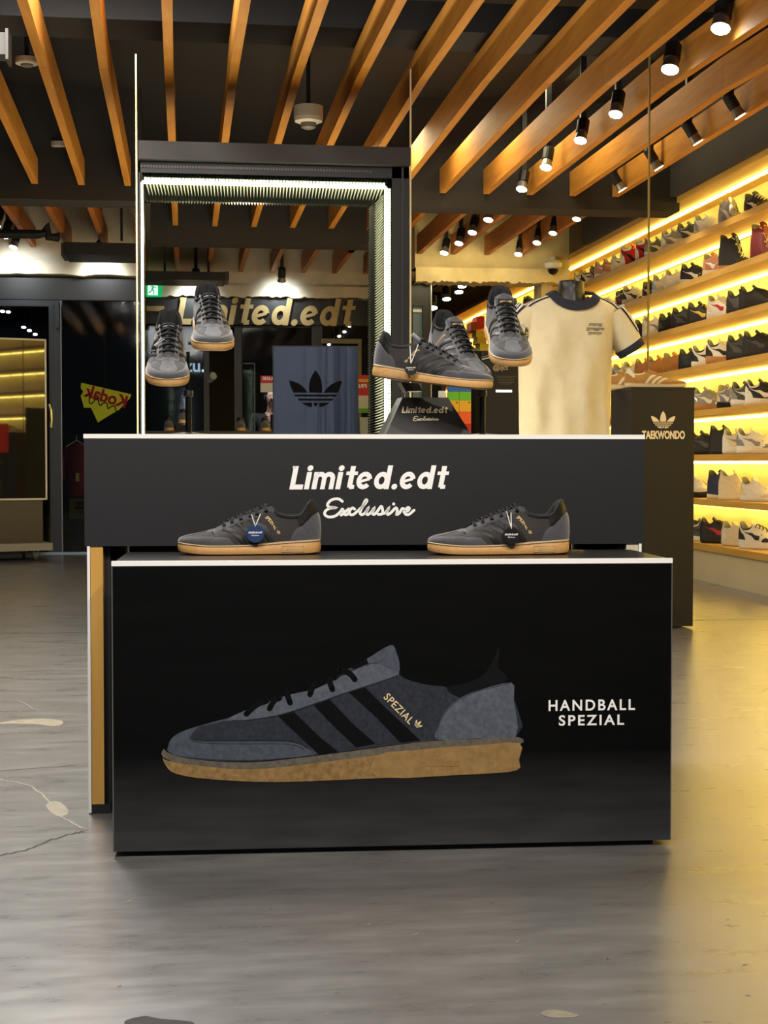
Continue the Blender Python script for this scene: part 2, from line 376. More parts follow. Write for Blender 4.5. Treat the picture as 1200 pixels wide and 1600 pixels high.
        for i, x in enumerate(xs):
            a, b = hole(x, -1), hole(x, 1); q = -.03*s.ri/.05*max(0, min(1, (x-.45)/.2))**2
            mb.tube([a+Vector((0,a.y*.12,-.002)), a, Vector((a.x*.5+(x+q)*LEN*.5, a.y*.5, top(x)-.001)), Vector(((x+q)*LEN, 0, top(x, .001))), Vector((b.x*.5+(x+q)*LEN*.5, b.y*.5, top(x)-.001)), b, b+Vector((0,b.y*.12,-.002))], r, n, flat=.62)
            if i < len(xs)-1:
                x2 = xs[i+1]
                for g in (-1, 1):
                    c = hole(x, g); d = hole(x2, -g); mx = (x+x2)/2+q/LEN*0
                    mb.tube([c*.75+Vector((0,0,top(x, -.001)))*.0+Vector((c.x*.25, 0, c.z*.25)), Vector(((c.x+d.x)/2, 0, (top(x)+top(x2))/2+.0012*g)), d*.75+Vector((d.x*.25, 0, d.z*.25))], r*.95, n, flat=.62)
        return mb
CEN = Matrix.Translation(Vector((-LEN/2, 0, 0)))
STY = dict(base=mat('shoe_mesh_charcoal', (37,33,33), .85, var=.2, scale=300, bump=.3, sheen=.2),
           suede=mat('shoe_suede_grey', (62,62,67), .9, var=.18, scale=90, bump=.25, sheen=.4),
           black=mat('shoe_leather_black', (14,13,14), .5, spec=.35, var=.15, scale=120, bump=.15),
           lace=mat('shoe_lace_black', (9,9,9), .8, spec=.25),
           gum=mat('gum_rubber', (196,150,92), .55, var=.08, scale=60, bump=.25),
           welt=mat('gum_rubber_welt', (168,146,112), .6, var=.1, scale=200),
           lining=mat('shoe_lining_dark', (28,28,30), .9, var=.2, scale=200),
           gold=mat('gold_foil_print', (206,172,108), .45))
TAN = dict(base=mat('tan_suede', (186,138,70), .9, var=.15, scale=90, bump=.2, sheen=.3), suede=mat('tan_suede_dark', (172,124,58), .9, var=.15, scale=90, bump=.2, sheen=.3),
           black=mat('cream_leather', (232,222,190), .6), lace=mat('tan_lace', (190,150,84), .8), gum=mat('cream_rubber', (226,206,160), .55), welt=mat('cream_rubber_welt', (214,190,140), .6),
           lining=mat('tan_lining', (200,170,120), .8), gold=mat('cream_foil', (232,222,190), .6))
_HM = {}
def hero_meshes(lat):
    if lat in _HM: return _HM[lat]
    s = Shoe(lat, 56, 14); d = {}
    def put_(k, mb, **kw): d[k] = mb.mesh(k, M=CEN, **kw)
    put_('upper', s.upper(), smooth=True, weld=2e-5)
    put_('sole', s.sole(0, .86), smooth=True); put_('welt', s.sole(.80, 1.0), smooth=True)
    tl = lambda u: float(np.interp(u, [0,.06,.12,.2,.28,.34,.40,.44], [.60,.60,.57,.47,.42,.38,.26,.03]))
    mb = s.patch(MB(), 0, .44, 0, tl, .0011, 34, 7, low=(0,1,0,1))
    s.patch(mb, .0, .262, lambda u: float(np.interp(u, [0,.1,.15,.2,.262], [.58,.56,.66,.80,.84])), 1, .0010, 22, 6, low=(0,1,0,0)); put_('toe_guard', mb, smooth=True, weld=2e-5)
    put_('eyestay', s.patch(MB(), .245, .672, lambda u: float(np.interp(u, [.245,.27,.3,.36,.5,.6,.672], [.80,.70,.66,.70,.76,.80,.84])), 1, .0016, 40, 5, low=(1,1,1,0)), smooth=True, weld=2e-5)
    th = lambda u: float(np.interp(u, [.785,.80,.815,.84,.88,.93,1], [.02,.18,.32,.44,.54,.60,.64]))
    put_('heel_counter', s.patch(MB(), .785, 1, 0, th, .0013, 26, 6, low=(1,0,0,1)), smooth=True, weld=2e-5)
    mb = s.patch(MB(), .845, 1, lambda u: th(u)-.02 if u > .86 else .5, 1, .0010, 20, 5, low=(1,0,1,0)); s.patch(mb, .675, .85, .86, 1, .0010, 16, 3, low=(1,0,1,0)); put_('collar', mb, smooth=True, weld=2e-5)
    for k in range(3):
        for g in (-1, 1): put_('stripe_%d%d' % (k, g), s.slant(MB(), .375+.085*k, .505+.085*k, .046, .78, .03, .0013, (g,)), smooth=True)
    put_('lining', s.lining(), smooth=True); put_('tongue', s.tongue(), smooth=True); put_('tongue_low', s.tongue(True), smooth=True); put_('laces', s.laces(), smooth=True)
    # gold lettering lying on the lateral side, running down beside the rear stripe
    def on_side(u0, t0, u1, t1, flat, dz=.0007):
        a, b = s.S(u0, t0, lat), s.S(u1, t1, lat); uc, tc = (u0+u1)/2, (t0+t1)/2; n = s.N(uc, tc, lat); r = (b-a).normalized()
        if lat == 1: r = -r
        up = n.cross(r).normalized(); e = 1e-3; Su = (s.S(uc+e, tc, lat)-s.S(uc-e, tc, lat))/(2*e); St = (s.S(uc, tc+e, lat)-s.S(uc, tc-e, lat))/(2*e)
        A_ = np.array([[Su.dot(r), St.dot(r)], [Su.dot(up), St.dot(up)]]); Ai = np.linalg.inv(A_); q = MB()
        for p in flat.v:
            d_ = Ai @ np.array([p.x, p.y]); u_, t_ = uc+float(d_[0]), tc+float(d_[1]); q.v.append(s.S(u_, t_, lat)+s.N(u_, t_, lat)*dz)
        q.f = flat.f; return q
    t1_ = text('SPEZIAL', .032, .0062, bold=.012)
    q = on_side(.625, .70, .70, .34, t1_); f2 = clone(TRE); fit(f2, .009, .0075)
    q2 = on_side(.705, .32, .722, .24, f2); q.add(q2.v, q2.f); put_('lettering', q)
    tg = text('adidas', .019, .0065, bold=.02); f3 = clone(TRE); fit(f3, .009, .0085); 
    M = frame(Vector((.618*LEN, 0, .1062)), (0, -1, 0), (.016,0,.0085)); lab = MB(); lab.add([M @ Vector((x*.0175, y*.0095, -.0006)) for x, y in ((-1,-1),(1,-1),(1,1),(-1,1))], [(0,1,2,3)])
    put_('tongue_label', lab); q = put(tg, M @ Matrix.Translation((-.0035,0,0)), .0004); q3 = put(f3, M @ Matrix.Translation((.0115,0,0)), .0004); q.add(q3.v, q3.f); put_('label_lettering', q)
    # embossed panel on the sole side near the heel
    e0, e1 = .72, .88; P = [Vector((x*LEN, lat*(s.wid(x, lat)+.0013), 0)) for x in (e0, e1)]; r = (P[1]-P[0]) if lat == -1 else (P[0]-P[1])
    M = frame((P[0]+P[1])/2+Vector((0,0,.0125)), r, (0,0,1)); mb = MB(); W_, H_ = .046, .0115
    for a, b in (((-W_/2,-H_/2),(W_/2,-H_/2)),((W_/2,-H_/2),(W_/2,H_/2)),((W_/2,H_/2),(-W_/2,H_/2)),((-W_/2,H_/2),(-W_/2,-H_/2))): ribbon(mb, [a, b], .0012)
    tx = text('adidas', .026, .006, bold=.02); mb.add(tx.v, tx.f); put_('sole_stamp', put(mb, M, .0003)); _HM[lat] = d; return d
SLOT = dict(upper='base', sole='gum', welt='welt', toe_guard='suede', eyestay='suede', heel_counter='suede', collar='black', stripe='black', lining='lining', tongue='suede', laces='lace', lettering='gold', tongue_label='black', label_lettering='gold', sole_stamp='welt')
PLAB = dict(sole='gum rubber sole', laces='black laces', heel_counter='grey suede heel panel', toe_guard='grey suede toe guard', lettering='gold lettering', collar='black leather collar')
def basis(f, up=(0,0,1)):
    f = Vector(f).normalized(); u = Vector(up); u = (u-f*u.dot(f)).normalized(); r = f.cross(u); M = Matrix.Identity(4)
    for i in range(3): M[i][0] = -f[i]; M[i][1] = r[i]; M[i][2] = u[i]
    return M
def sneaker(label, pos, toe, up=(0,0,1), lat=-1, style=STY, group=None, skip=(), low=True):
    t = thing('sneaker', label, 'sneaker', pos, group); t.rotation_euler = basis(toe, up).to_euler()
    for k, me in hero_meshes(lat).items():
        if k in skip or (low and k in ('tongue', 'tongue_label', 'label_lettering')) or (not low and k == 'tongue_low'): continue
        k = 'tongue' if k == 'tongue_low' else k.split('_')[0] if k.startswith('stripe_') else k
        o = bpy.data.objects.new(k, me); link(o, t)
        if not me.materials: me.materials.append(style[SLOT[k]])
        o.material_slots[0].link = 'OBJECT'; o.material_slots[0].material = style[SLOT[k]]
        if style is STY and k in PLAB: o['label'] = PLAB[k]
    return t
# ================================================================ SETTING
MIR = 7.42           # mirror wall depth; the reflection beyond it is modelled as solid rooms
FAC = 13.6           # reflected inner face of the shopfront at the far end
FAC2 = 15.1          # the same behind the lit niche
def floor_mat():
    m = mat('polished_concrete', (118,114,108), .34); nt = m.node_tree; b = nt.nodes['Principled BSDF']
    tc = nt.nodes.new('ShaderNodeTexCoord'); mp = nt.nodes.new('ShaderNodeMapping'); mp.inputs['Scale'].default_value = (1.2, 4, 1)
    n = nt.nodes.new('ShaderNodeTexNoise'); n.inputs['Scale'].default_value = 3.5; n.inputs['Detail'].default_value = 8; n.inputs['Roughness'].default_value = .7
    n2 = nt.nodes.new('ShaderNodeTexNoise'); n2.inputs['Scale'].default_value = 90; n2.inputs['Detail'].default_value = 3
    r = nt.nodes.new('ShaderNodeValToRGB'); r.color_ramp.elements[0].position = .2; r.color_ramp.elements[1].position = .85
    r.color_ramp.elements[0].color = (.105,.10,.096,1); r.color_ramp.elements[1].color = (.235,.226,.214,1)
    mr = nt.nodes.new('ShaderNodeMapRange'); mr.inputs[1].default_value = .3; mr.inputs[2].default_value = .7; mr.inputs[3].default_value = .24; mr.inputs[4].default_value = .38
    bp = nt.nodes.new('ShaderNodeBump'); bp.inputs['Strength'].default_value = .14; bp.inputs['Distance'].default_value = .002
    ad = nt.nodes.new('ShaderNodeMath'); ad.operation = 'MULTIPLY_ADD'; ad.inputs[1].default_value = .35
    L = nt.links.new
    L(tc.outputs['Object'], mp.inputs[0]); L(mp.outputs[0], n.inputs['Vector']); L(tc.outputs['Object'], n2.inputs['Vector']); L(n.outputs['Fac'], r.inputs[0]); L(r.outputs[0], b.inputs['Base Color'])
    L(n.outputs['Fac'], mr.inputs[0]); L(mr.outputs[0], b.inputs['Roughness']); L(n2.outputs['Fac'], ad.inputs[0]); L(n.outputs['Fac'], ad.inputs[2]); L(ad.outputs[0], bp.inputs['Height']); L(bp.outputs[0], b.inputs['Normal'])
    b.inputs['Specular IOR Level'].default_value = 1.0; b.inputs['Coat Weight'].default_value = .7; b.inputs['Coat Roughness'].default_value = .3; b.inputs['Coat IOR'].default_value = 1.6; return m
fl = struct('floor', MB().box2((-6, -2, -.1), (6.5, 26, 0)), floor_mat(), 'polished grey concrete floor with cracks', 'floor')
def fz(px, py): return atZ(px, py, 0)
def crack(pts, w, m, nm='crack'):
    P = catmull([tuple(fz(*p)) for p in pts], 6); q = MB(); f = []
    for i, p in enumerate(P): f.append((p[0], p[1]+random.uniform(-1, 1)*w*1.2))
    k = MB(); ribbon(k, f, w); k.v = [p+Vector((0,0,.0006)) for p in k.v]; return part(nm, k, m, fl)
CRD = mat('crack_dark', (58,55,52), .8, var=.2, scale=30); CRL = mat('floor_chip_pale', (138,130,112), .55, var=.25, scale=30)
crack([(0,1336),(40,1328),(75,1314),(110,1304),(132,1299)], .006, CRD)
crack([(0,1205),(60,1200),(120,1196)], .004, CRD); crack([(0,989.5),(70,989.3),(140,989)], .012, CRD, 'floor_groove'); crack([(1085,969),(1145,968.5),(1215,968)], .012, CRD, 'floor_groove')
crack([(30,1095),(45,1103),(60,1110),(130,1119)], .004, CRL); crack([(0,1218),(40,1226),(58,1236),(75,1250),(95,1275),(120,1290),(136,1297)], .006, CRL)
for P in ([(-5,1131),(20,1126),(60,1123),(90,1125),(99,1129),(88,1135),(55,1132),(20,1131)], [(72,1258),(88,1252),(104,1262),(106,1272),(92,1276),(80,1270)], [(845,1583),(862,1578),(890,1582),(904,1588),(880,1591),(855,1589)]):
    part('floor_chip', MB().poly([fz(x, y)+Vector((0,0,.0005)) for x, y in catmull(P, 4, True)]), CRL, fl)
part('floor_chip', MB().poly([fz(x, y)+Vector((0,0,.0005)) for x, y in catmull([(195,1596),(225,1588),(250,1592),(300,1597),(290,1604),(210,1606)], 4, True)]), CRD, fl)
for k in range(26):
    x, y = random.uniform(180, 1180), random.uniform(1350, 1590); a = random.uniform(-.5, .5); r = random.uniform(3, 9)
    crack([(x, y), (x+r*.5, y+r*a*.3), (x+r, y+r*a)], .0022, CRL, 'floor_scratch')
CEILM = mat('ceiling_black', (25,22,20), .85, var=.25, scale=1.5)
struct('ceiling', MB().box2((-6, -2, 3.3), (6.5, 26, 3.4)), CEILM, 'dark painted open ceiling', 'ceiling')
struct('wall_left', MB().box2((-6, -2, 0), (-5.9, 26, 3.3)), mat('wall_dark', (34,32,31), .8, var=.2, scale=2))
struct('wall_back', MB().box2((-6, 24, 0), (6.5, 24.1, 3.3)), mat('wall_night', (16,17,19), .6, var=.3, scale=.7))
SX0, SX1 = 3.43, 3.75
wr = struct('wall_right', MB().box2((SX1, 2.5, 0), (3.85, 26, 3.3)), mat('shelf_back_cream', (242,234,190), .7, var=.04, scale=3), 'cream back wall behind the lit shelves', 'wall')
GREYW = mat('wall_upper_grey', (60,56,51), .8, var=.1, scale=3)
struct('wall_upper', MB().box2((3.38, 2.5, 2.66), (3.74, 12.9, 3.3)), GREYW, 'dark grey wall above the shelves', 'wall')
WOOD = None
def wood(name, a, b, sc=(1,.08,1), rough=.45, scale=26):
    m = mat(name, a, rough, var=0, spec=.28); nt = m.node_tree; bs = nt.nodes['Principled BSDF']
    tc = nt.nodes.new('ShaderNodeTexCoord'); mp = nt.nodes.new('ShaderNodeMapping'); mp.inputs['Scale'].default_value = sc
    n = nt.nodes.new('ShaderNodeTexNoise'); n.inputs['Scale'].default_value = scale; n.inputs['Detail'].default_value = 6; n.inputs['Distortion'].default_value = .4
    r = nt.nodes.new('ShaderNodeValToRGB'); r.color_ramp.elements[0].position = .3; r.color_ramp.elements[1].position = .7
    r.color_ramp.elements[0].color = (*lin(a), 1); r.color_ramp.elements[1].color = (*lin(b), 1)
    nt.links.new(tc.outputs['Object'], mp.inputs[0]); nt.links.new(mp.outputs[0], n.inputs['Vector']); nt.links.new(n.outputs['Fac'], r.inputs[0]); nt.links.new(r.outputs[0], bs.inputs['Base Color']); return m
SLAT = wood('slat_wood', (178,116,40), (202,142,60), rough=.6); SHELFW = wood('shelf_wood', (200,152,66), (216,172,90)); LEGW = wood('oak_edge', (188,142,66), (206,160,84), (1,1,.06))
DARK = mat('beam_dark', (42,39,36), .75, var=.12, scale=3); BLK = mat('black_satin', (16,16,17), .4); BLKM = mat('black_matt', (14,14,15), .7, var=.15, scale=30)
# ---------------------------------------------------------------- ceiling slats
ORD = ['first','second','third','fourth','fifth','sixth','seventh','eighth','ninth','tenth','eleventh','twelfth','thirteenth','fourteenth','fifteenth','sixteenth','seventeenth','eighteenth','nineteenth','twentieth']
ZB = 2.65; SW = .042; SH = .165
d0 = ray(340, 600); near_dir = Vector((d0.x/d0.y, 1, d0.z/d0.y))
def xk(k): return -.07+.3055*k
n0 = 0
for k in range(-5, 11):
    X = xk(k); p = Vector((X, MIR, ZB)); Y1 = 10.5 if not (-1.2 <= X <= .95+.4) else 12.2
    mid_bay = 0 <= k <= 4
    Y1 = 12.2 if mid_bay else 10.5
    p.x += {-2:.027, -3:.040, -4:.050, -5:.058}.get(k, 0); kp_ = (CR.transposed() @ (p-EYE)); kx, ky = 600-FPX*kp_.x/kp_.z, 800+FPX*kp_.y/kp_.z
    m_ = float(np.interp(kx, [-200, 67, 165, 275, 373, 675, 865, 960, 1057, 1300], [.75, .314, .127, .02, -.175, -.72, -1.015, -1.237, -1.538, -2.2])); d_ = ray(kx-m_*ky, 0); nn_ = Vector((0, -.05, 1)); p0_ = EYE+d_*((p-EYE).dot(nn_)/d_.dot(nn_)); e = p+(p0_-p)*1.6
    def sec(q, dx=0): return [q+Vector((-SW/2,0,0)), q+Vector((SW/2,0,0)), q+Vector((SW/2,0,SH)), q+Vector((-SW/2,0,SH))]
    mb = MB().grid([sec(e), sec(p+Vector((0,-.002,0)))], closed=True); mb.f += [(0,1,2,3),(4,5,6,7)]
    far = MB().grid([sec(p+Vector((0,.002,0))), sec(Vector((X, Y1, ZB)))], closed=True); far.f += [(0,1,2,3),(4,5,6,7)]
    t = thing('ceiling_slat', f'honey-brown wooden ceiling slat, {ORD[n0]} from the left in the long front row', 'ceiling slat', (X, MIR, ZB), 'wooden ceiling slats')
    part('near_length', mb, SLAT, t); part('far_length', far, SLAT, t); n0 += 1
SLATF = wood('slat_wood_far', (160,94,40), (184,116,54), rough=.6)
rows = [('left', range(-6, -1), 10.82, FAC-.02), ('middle', range(-1, 7), 12.55, FAC2-.02), ('right', range(5, 11), 10.82, FAC-.02)]
for nm, ks, y0, y1 in rows:
    i = 0
    for k in ks:
        X = xk(k)
        if nm == 'middle' and not (-.45 < X < 2.1): continue
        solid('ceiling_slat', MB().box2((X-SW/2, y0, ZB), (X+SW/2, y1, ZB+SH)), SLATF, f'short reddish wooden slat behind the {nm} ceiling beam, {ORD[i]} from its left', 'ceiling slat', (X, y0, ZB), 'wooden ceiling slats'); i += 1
def rx(px, Y): return atY(px, 700, Y).x
XL, XR = rx(224, 10.6), rx(640, 10.6)
struct('ceiling_beam', MB().box2((-6, 10.5, 2.55), (XL, 10.8, 3.3)), DARK, 'dark concrete ceiling beam left of the lit frame', 'beam')
struct('ceiling_beam', MB().box2((XR, 10.5, 2.56), (3.45, 10.8, 3.3)), DARK, 'dark concrete ceiling beam above the shirt', 'beam')
struct('ceiling_beam', MB().box2((XL+.02, 12.22, 2.53), (XR-.02, 12.54, 3.3)), DARK, 'dark beam seen inside the lit frame', 'beam')
struct('ceiling_beam', MB().box2((-6, MIR-.1, 2.86), (3.37, MIR+.25, 3.0)), BLKM, 'black duct above the front slats', 'beam')
# ---------------------------------------------------------------- mirror seams: polished edges of the tall mirror panels
EDGE = mat('polished_edge', (226,214,170), .25, metal=.3)
for px, a, b in ((217, 85, 990), (641, 108, 700), (1012, 75, 640)):
    q = atY(px, b, MIR); z1 = atY(px, a, MIR).z; z0 = max(0.0, q.z) if px != 1012 else q.z
    struct('trim_%d' % {217:1, 641:2, 1012:3}[px], MB().box2((q.x-.004, MIR-.006, z0), (q.x+.004, MIR+.006, z1)), EDGE if px != 1012 else mat('edge_dark', (150,130,60), .4), 'bright polished edge of a tall mirror pane', 'pane edge')
# ---------------------------------------------------------------- lit niche frame
NX0, NX1 = atY(217, 700, MIR).x, atY(641, 700, MIR).x; LX0, LX1 = atY(224, 700, MIR).x, atY(603, 700, MIR).x
ZT0 = atY(420, 228, MIR).z; ZT1 = atY(420, 256, MIR).z; ZL = atY(420, 289, MIR).z; ND = 8.2
nt_ = thing('display_niche', 'tall black niche frame edged with a bright greenish-white light strip', 'light frame', ((NX0+NX1)/2, MIR, 0))
part('fascia', MB().box2((NX0+.006, MIR-.05, ZT1), (NX1-.006, MIR+.02, ZT0)), mat('fascia_grey', (40,38,36), .5), nt_)
part('header', MB().box2((NX0+.006, MIR, ZL+.046), (NX1-.006, ND, ZT1)), BLK, nt_)
part('jamb', MB().box2((NX0+.006, MIR, 0), (LX0-.008, ND, ZT1)), BLK, nt_); part('jamb', MB().box2((LX1+.03, MIR, 0), (NX1-.006, ND, ZT1)), BLK, nt_)
part('jamb_edge', MB().box2((LX1+.075, MIR-.012, 0), (LX1+.085, MIR, ZT1)), mat('jamb_dark', (40,39,38), .35), nt_)
RIB = mat('ribbed_grey_gloss', (62,72,64), .24, metal=.5, spec=.8)
mb = MB(); n = 78
for i in range(n):
    x0 = LX0+(LX1+.02-LX0)*i/n; x1 = LX0+(LX1+.02-LX0)*(i+1)/n; xm = (x0+x1)/2
    mb.add([(x0, MIR+.01, ZL+.045), (xm, MIR+.01, ZL+.03), (x1, MIR+.01, ZL+.045), (x0, ND, ZL+.045), (xm, ND, ZL+.03), (x1, ND, ZL+.045)], [(0,1,4,3),(1,2,5,4)])
part('ribbed_soffit', mb, RIB, nt_)
mb = MB(); n = 100
for i in range(n):
    z0 = .75+(ZL+.02-.75)*i/n; z1 = .75+(ZL+.02-.75)*(i+1)/n; zm = (z0+z1)/2
    mb.add([(LX1+.03, MIR+.01, z0), (LX1+.002, MIR+.01, zm), (LX1+.03, MIR+.01, z1), (LX1+.03, ND, z0), (LX1+.002, ND, zm), (LX1+.03, ND, z1)], [(0,1,4,3),(1,2,5,4)])
part('ribbed_side', mb, RIB, nt_)
mb = MB()
for i in range(78):
    x = NX0+.02+(NX1-NX0-.2)*i/78; mb.box((x, MIR-.003, ZL+.075), (.009, .006, .012))
part('ribbed_band', mb, mat('rib_dark', (58,62,56), .3), nt_)
FIN = mat('pale_reed_streak', (226,236,216), .5); mb = MB(); n = 72  # pale wedges give the strip's light streaks on the ribs a solid shape
for i in range(n):
    x0 = LX0+.01+(LX1-LX0-.01)*i/n; pw = (LX1-LX0-.01)/n*.8; mb.prism([(x0, MIR+.008, ZL+.013), (x0+pw, MIR+.008, ZL+.013), (x0+pw/2+.012, MIR+.30, ZL-.012)], (0, 0, .012))
part('reed_streaks_soffit', mb, FIN, nt_)
mb = MB(); n = 100
for i in range(n):
    z0 = .75+(ZL-.75)*i/n; pw = (ZL-.75)/n*.8; mb.prism([(LX1+.013, MIR+.008, z0), (LX1+.013, MIR+.008, z0+pw), (LX1-.012, MIR+.36, z0+pw/2-.012)], (.012, 0, 0))
part('reed_streaks_side', mb, FIN, nt_)
LEDW = emis('led_green_white', (236,255,212), 13)
def strip(a, b, n, size):
    mb = MB(); a, b = Vector(a), Vector(b)
    for i in range(n): c = a+(b-a)*((i+.5)/n); l = (b-a)/n; mb.box(c, [max(abs(l[j])*.94, size[j]) for j in range(3)])
    return mb
part('light_strip', strip((LX0, MIR, ZL), (LX1, MIR, ZL), 40, (.012, .012, .013)), LEDW, nt_)
part('light_strip', strip((LX1, MIR, .6), (LX1, MIR, ZL), 40, (.012, .012, .012)), LEDW, nt_)
part('light_strip', strip((LX0, MIR, .6), (LX0, MIR, ZL), 60, (.010, .012, .008)), LEDW, nt_)
struct('trim_4', MB().box2((rx(579, ND)-.004, ND, 0), (rx(579, ND)+.006, ND+.03, ZL)), mat('trim_bronze', (84,74,58), .4), 'thin bronze edge at the back of the niche', 'trim')
struct('ceiling_panel', MB().box2((LX0-.02, ND, ZL+.046), (LX1+.02, ND+.03, ZL+.12)), BLK, 'black panel over the back of the niche', 'panel', )
# ---------------------------------------------------------------- far shopfront
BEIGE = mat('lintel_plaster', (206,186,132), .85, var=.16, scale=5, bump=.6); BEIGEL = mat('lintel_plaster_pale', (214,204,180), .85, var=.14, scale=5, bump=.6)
def lint(x0, x1, Y, px, ytop, ystep, ybot, m, lab):
    zt, zs, zb = atY(px, ytop, Y).z, atY(px, ystep, Y).z, atY(px, ybot, Y).z
    struct('lintel', MB().box2((x0, Y, zs), (x1, Y+.3, max(zt, 3.3))), m, lab, 'lintel'); 
    rows = []; n = 60; rr = random.Random(3)
    mb = MB()
    for i in range(n+1):
        x = x0+(x1-x0)*i/n; j = rr.uniform(-.012, .012); mb.v += [Vector((x, Y-.06, zs)), Vector((x, Y-.06, zb+j)), Vector((x, Y+.25, zb+j)), Vector((x, Y+.25, zs))]
    mb.f = [(i*4+k, (i+1)*4+k, (i+1)*4+(k+1) % 4, i*4+(k+1) % 4) for i in range(n) for k in range(4)]
    struct('lintel', mb, m, lab+', lower step', 'lintel'); return zb
XC0, XC1 = rx(222, 14.2), rx(600, 14.2)
zbl = lint(-6, rx(217, FAC), FAC, 100, 370, 408, 431, BEIGEL, 'pale rough plaster lintel above the left shopfront')
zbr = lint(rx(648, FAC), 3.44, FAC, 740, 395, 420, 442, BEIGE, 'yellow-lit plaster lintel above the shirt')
zbc = lint(rx(222, FAC2), rx(600, FAC2), FAC2, 400, 425, 447, 465, BEIGEL, 'plaster lintel above the gold sign')
GLASS = glass_mat(); FRM = mat('door_frame_grey', (58,60,64), .4, metal=.3); FRD = mat('door_frame_dark', (30,31,33), .4, metal=.2); NIGHT = mat('night_panel', (10,11,13), .35)
def pxbox(mb, x0, y0, x1, y1, Y, dep=.06):
    a, b = atY(x0, y0, Y), atY(x1, y1, Y); z0 = max(0, b.z); mb.box2((a.x, Y, z0), (b.x, Y+dep, a.z)); return mb
struct('fascia_left', pxbox(MB(), -160, 431, 221, 470, FAC+.02, .1), mat('fascia_brown', (34,31,28), .55, var=.1, scale=3), 'dark fascia under the left lintel', 'fascia', )
dr = thing('door_1', 'grey framed glass shop door at far left', 'door', tuple(atY(40, 866, FAC))); dr['kind'] = 'structure'
mb = MB(); pxbox(mb, -160, 466, 97, 479, FAC, .08); pxbox(mb, 76, 479, 97, 868, FAC, .08); part('frame', mb, FRM, dr)
part('pane', pxbox(MB(), -160, 479, 76, 862, FAC+.03, .008), GLASS, dr)
part('edge_strip', pxbox(MB(), 95.5, 470, 97, 866, FAC-.01, .01), mat('alu_edge', (150,160,165), .3, metal=.8), dr)
part('closer', pxbox(MB(), 86, 471, 92, 512, FAC-.05, .05), FRM, dr)
mb = MB(); h = [atY(x, y, FAC-.05) for x, y in ((76,632),(79,640),(80,655),(79,668))]; mb.tube(h, .018, 8); part('handle', mb, mat('handle_steel', (200,205,205), .25, metal=.9), dr)
d2 = thing('door_2', 'wide dark glass shopfront pane beside the grey door', 'door', tuple(atY(160, 866, FAC))); d2['kind'] = 'structure'
part('pane', pxbox(MB(), 97.5, 470, 221, 866, FAC+.04, .008), GLASS, d2); part('threshold', pxbox(MB(), 60, 863, 221, 868, FAC-.02, .1), mat('steel_sill', (150,165,175), .35, metal=.6), d2)
# middle shopfront with the big sign
ms = thing('door_3', 'dark shopfront frames behind the metallic box', 'door', tuple(atY(400, 850, FAC2))); ms['kind'] = 'structure'
part('fascia', pxbox(MB(), 222, 465, 600, 509, FAC2+.02, .12), mat('sign_fascia_black', (24,23,22), .45), ms)
mb = MB()
for a in ((318,509,328,850),(366,509,379,850),(487,509,504,850),(577,465,600,850)): pxbox(mb, *a, FAC2, .06)
pxbox(mb, 328, 509, 487, 512, FAC2, .05); part('frame', mb, FRD, ms)
part('pane', pxbox(MB(), 379, 512, 487, 850, FAC2+.02, .008), GLASS, ms); part('pane', pxbox(MB(), 222, 509, 318, 850, FAC2+.02, .008), GLASS, ms); part('pane', pxbox(MB(), 504, 509, 577, 850, FAC2+.02, .008), GLASS, ms)
mb = MB(); 
for a in ((380,567,399,569),(397,567,399,680)): pxbox(mb, *a, FAC2-.01, .01)
part('edge_strip', mb, mat('alu_edge_dim', (60,70,72), .4, metal=.6), ms)
mb = MB()
for a in ((502,529,565,537),(560,537,565,680)): pxbox(mb, *a, FAC2-.04, .04)
solid('wall_frame', mb, mat('beige_frame', (120,108,76), .6), 'beige wall frame behind the metallic box', 'frame')
# sign lettering: Limited.edt
a, b = atY(275, 507, FAC2-.03), atY(556, 467, FAC2-.03); w_ = fit(clone(LIM), b.x-a.x, b.z-a.z); M = frame((a+b)/2, (1,0,0), (0,0,1)); mb = MB()
for f in w_.f: mb.prism([M @ w_.v[i] for i in f], (0, .042, 0))
solid('sign_lettering', mb, mat('sign_gold', (176,154,104), .45, metal=.2), 'large raised gold shop-name lettering on the black fascia', 'sign', tuple((a+b)/2))
solid('sign_dash', pxbox(MB(), 229, 478, 256.5, 486, FAC2-.03, .045), mat('sign_gold', ()), 'gold dash left of the large gold lettering', 'sign') if 'sign_gold' in MATS else None
ex = thing('exit_sign', 'green running-man exit sign under the lintel', 'sign', tuple(atY(241, 463, FAC2-.1)))
part('housing', pxbox(MB(), 228, 437, 253, 464, FAC2-.1, .03), emis('exit_green', (0,170,96), 1.0, (0,120,60)), ex)
mb = MB(); a = atY(231, 461, FAC2-.104); b = atY(246.5, 440, FAC2-.104); part('panel', MB().box2((a.x, FAC2-.106, a.z), (b.x, FAC2-.1, b.z)), emis('exit_white', (225,255,240), 1.1), ex)
mb = MB()
for P, w in (([(.55,.62),(.42,.40)], .15), ([(.42,.42),(.30,.26),(.10,.18)], .09), ([(.42,.40),(.62,.30),(.55,.06)], .09), ([(.55,.62),(.36,.66),(.25,.52)], .06), ([(.55,.62),(.74,.52),(.85,.60)], .06)): ribbon(mb, P, w, round_=True)
disc(mb, .62, .80, .09)
M = Matrix(((b.x-a.x, 0, 0, a.x), (0, 0, 1, FAC2-.1075), (0, b.z-a.z, 0, a.z), (0,0,0,1))); q = MB(); q.v = [M @ p for p in mb.v]; q.f = mb.f; part('running_figure', q, emis('exit_green', ()), ex)
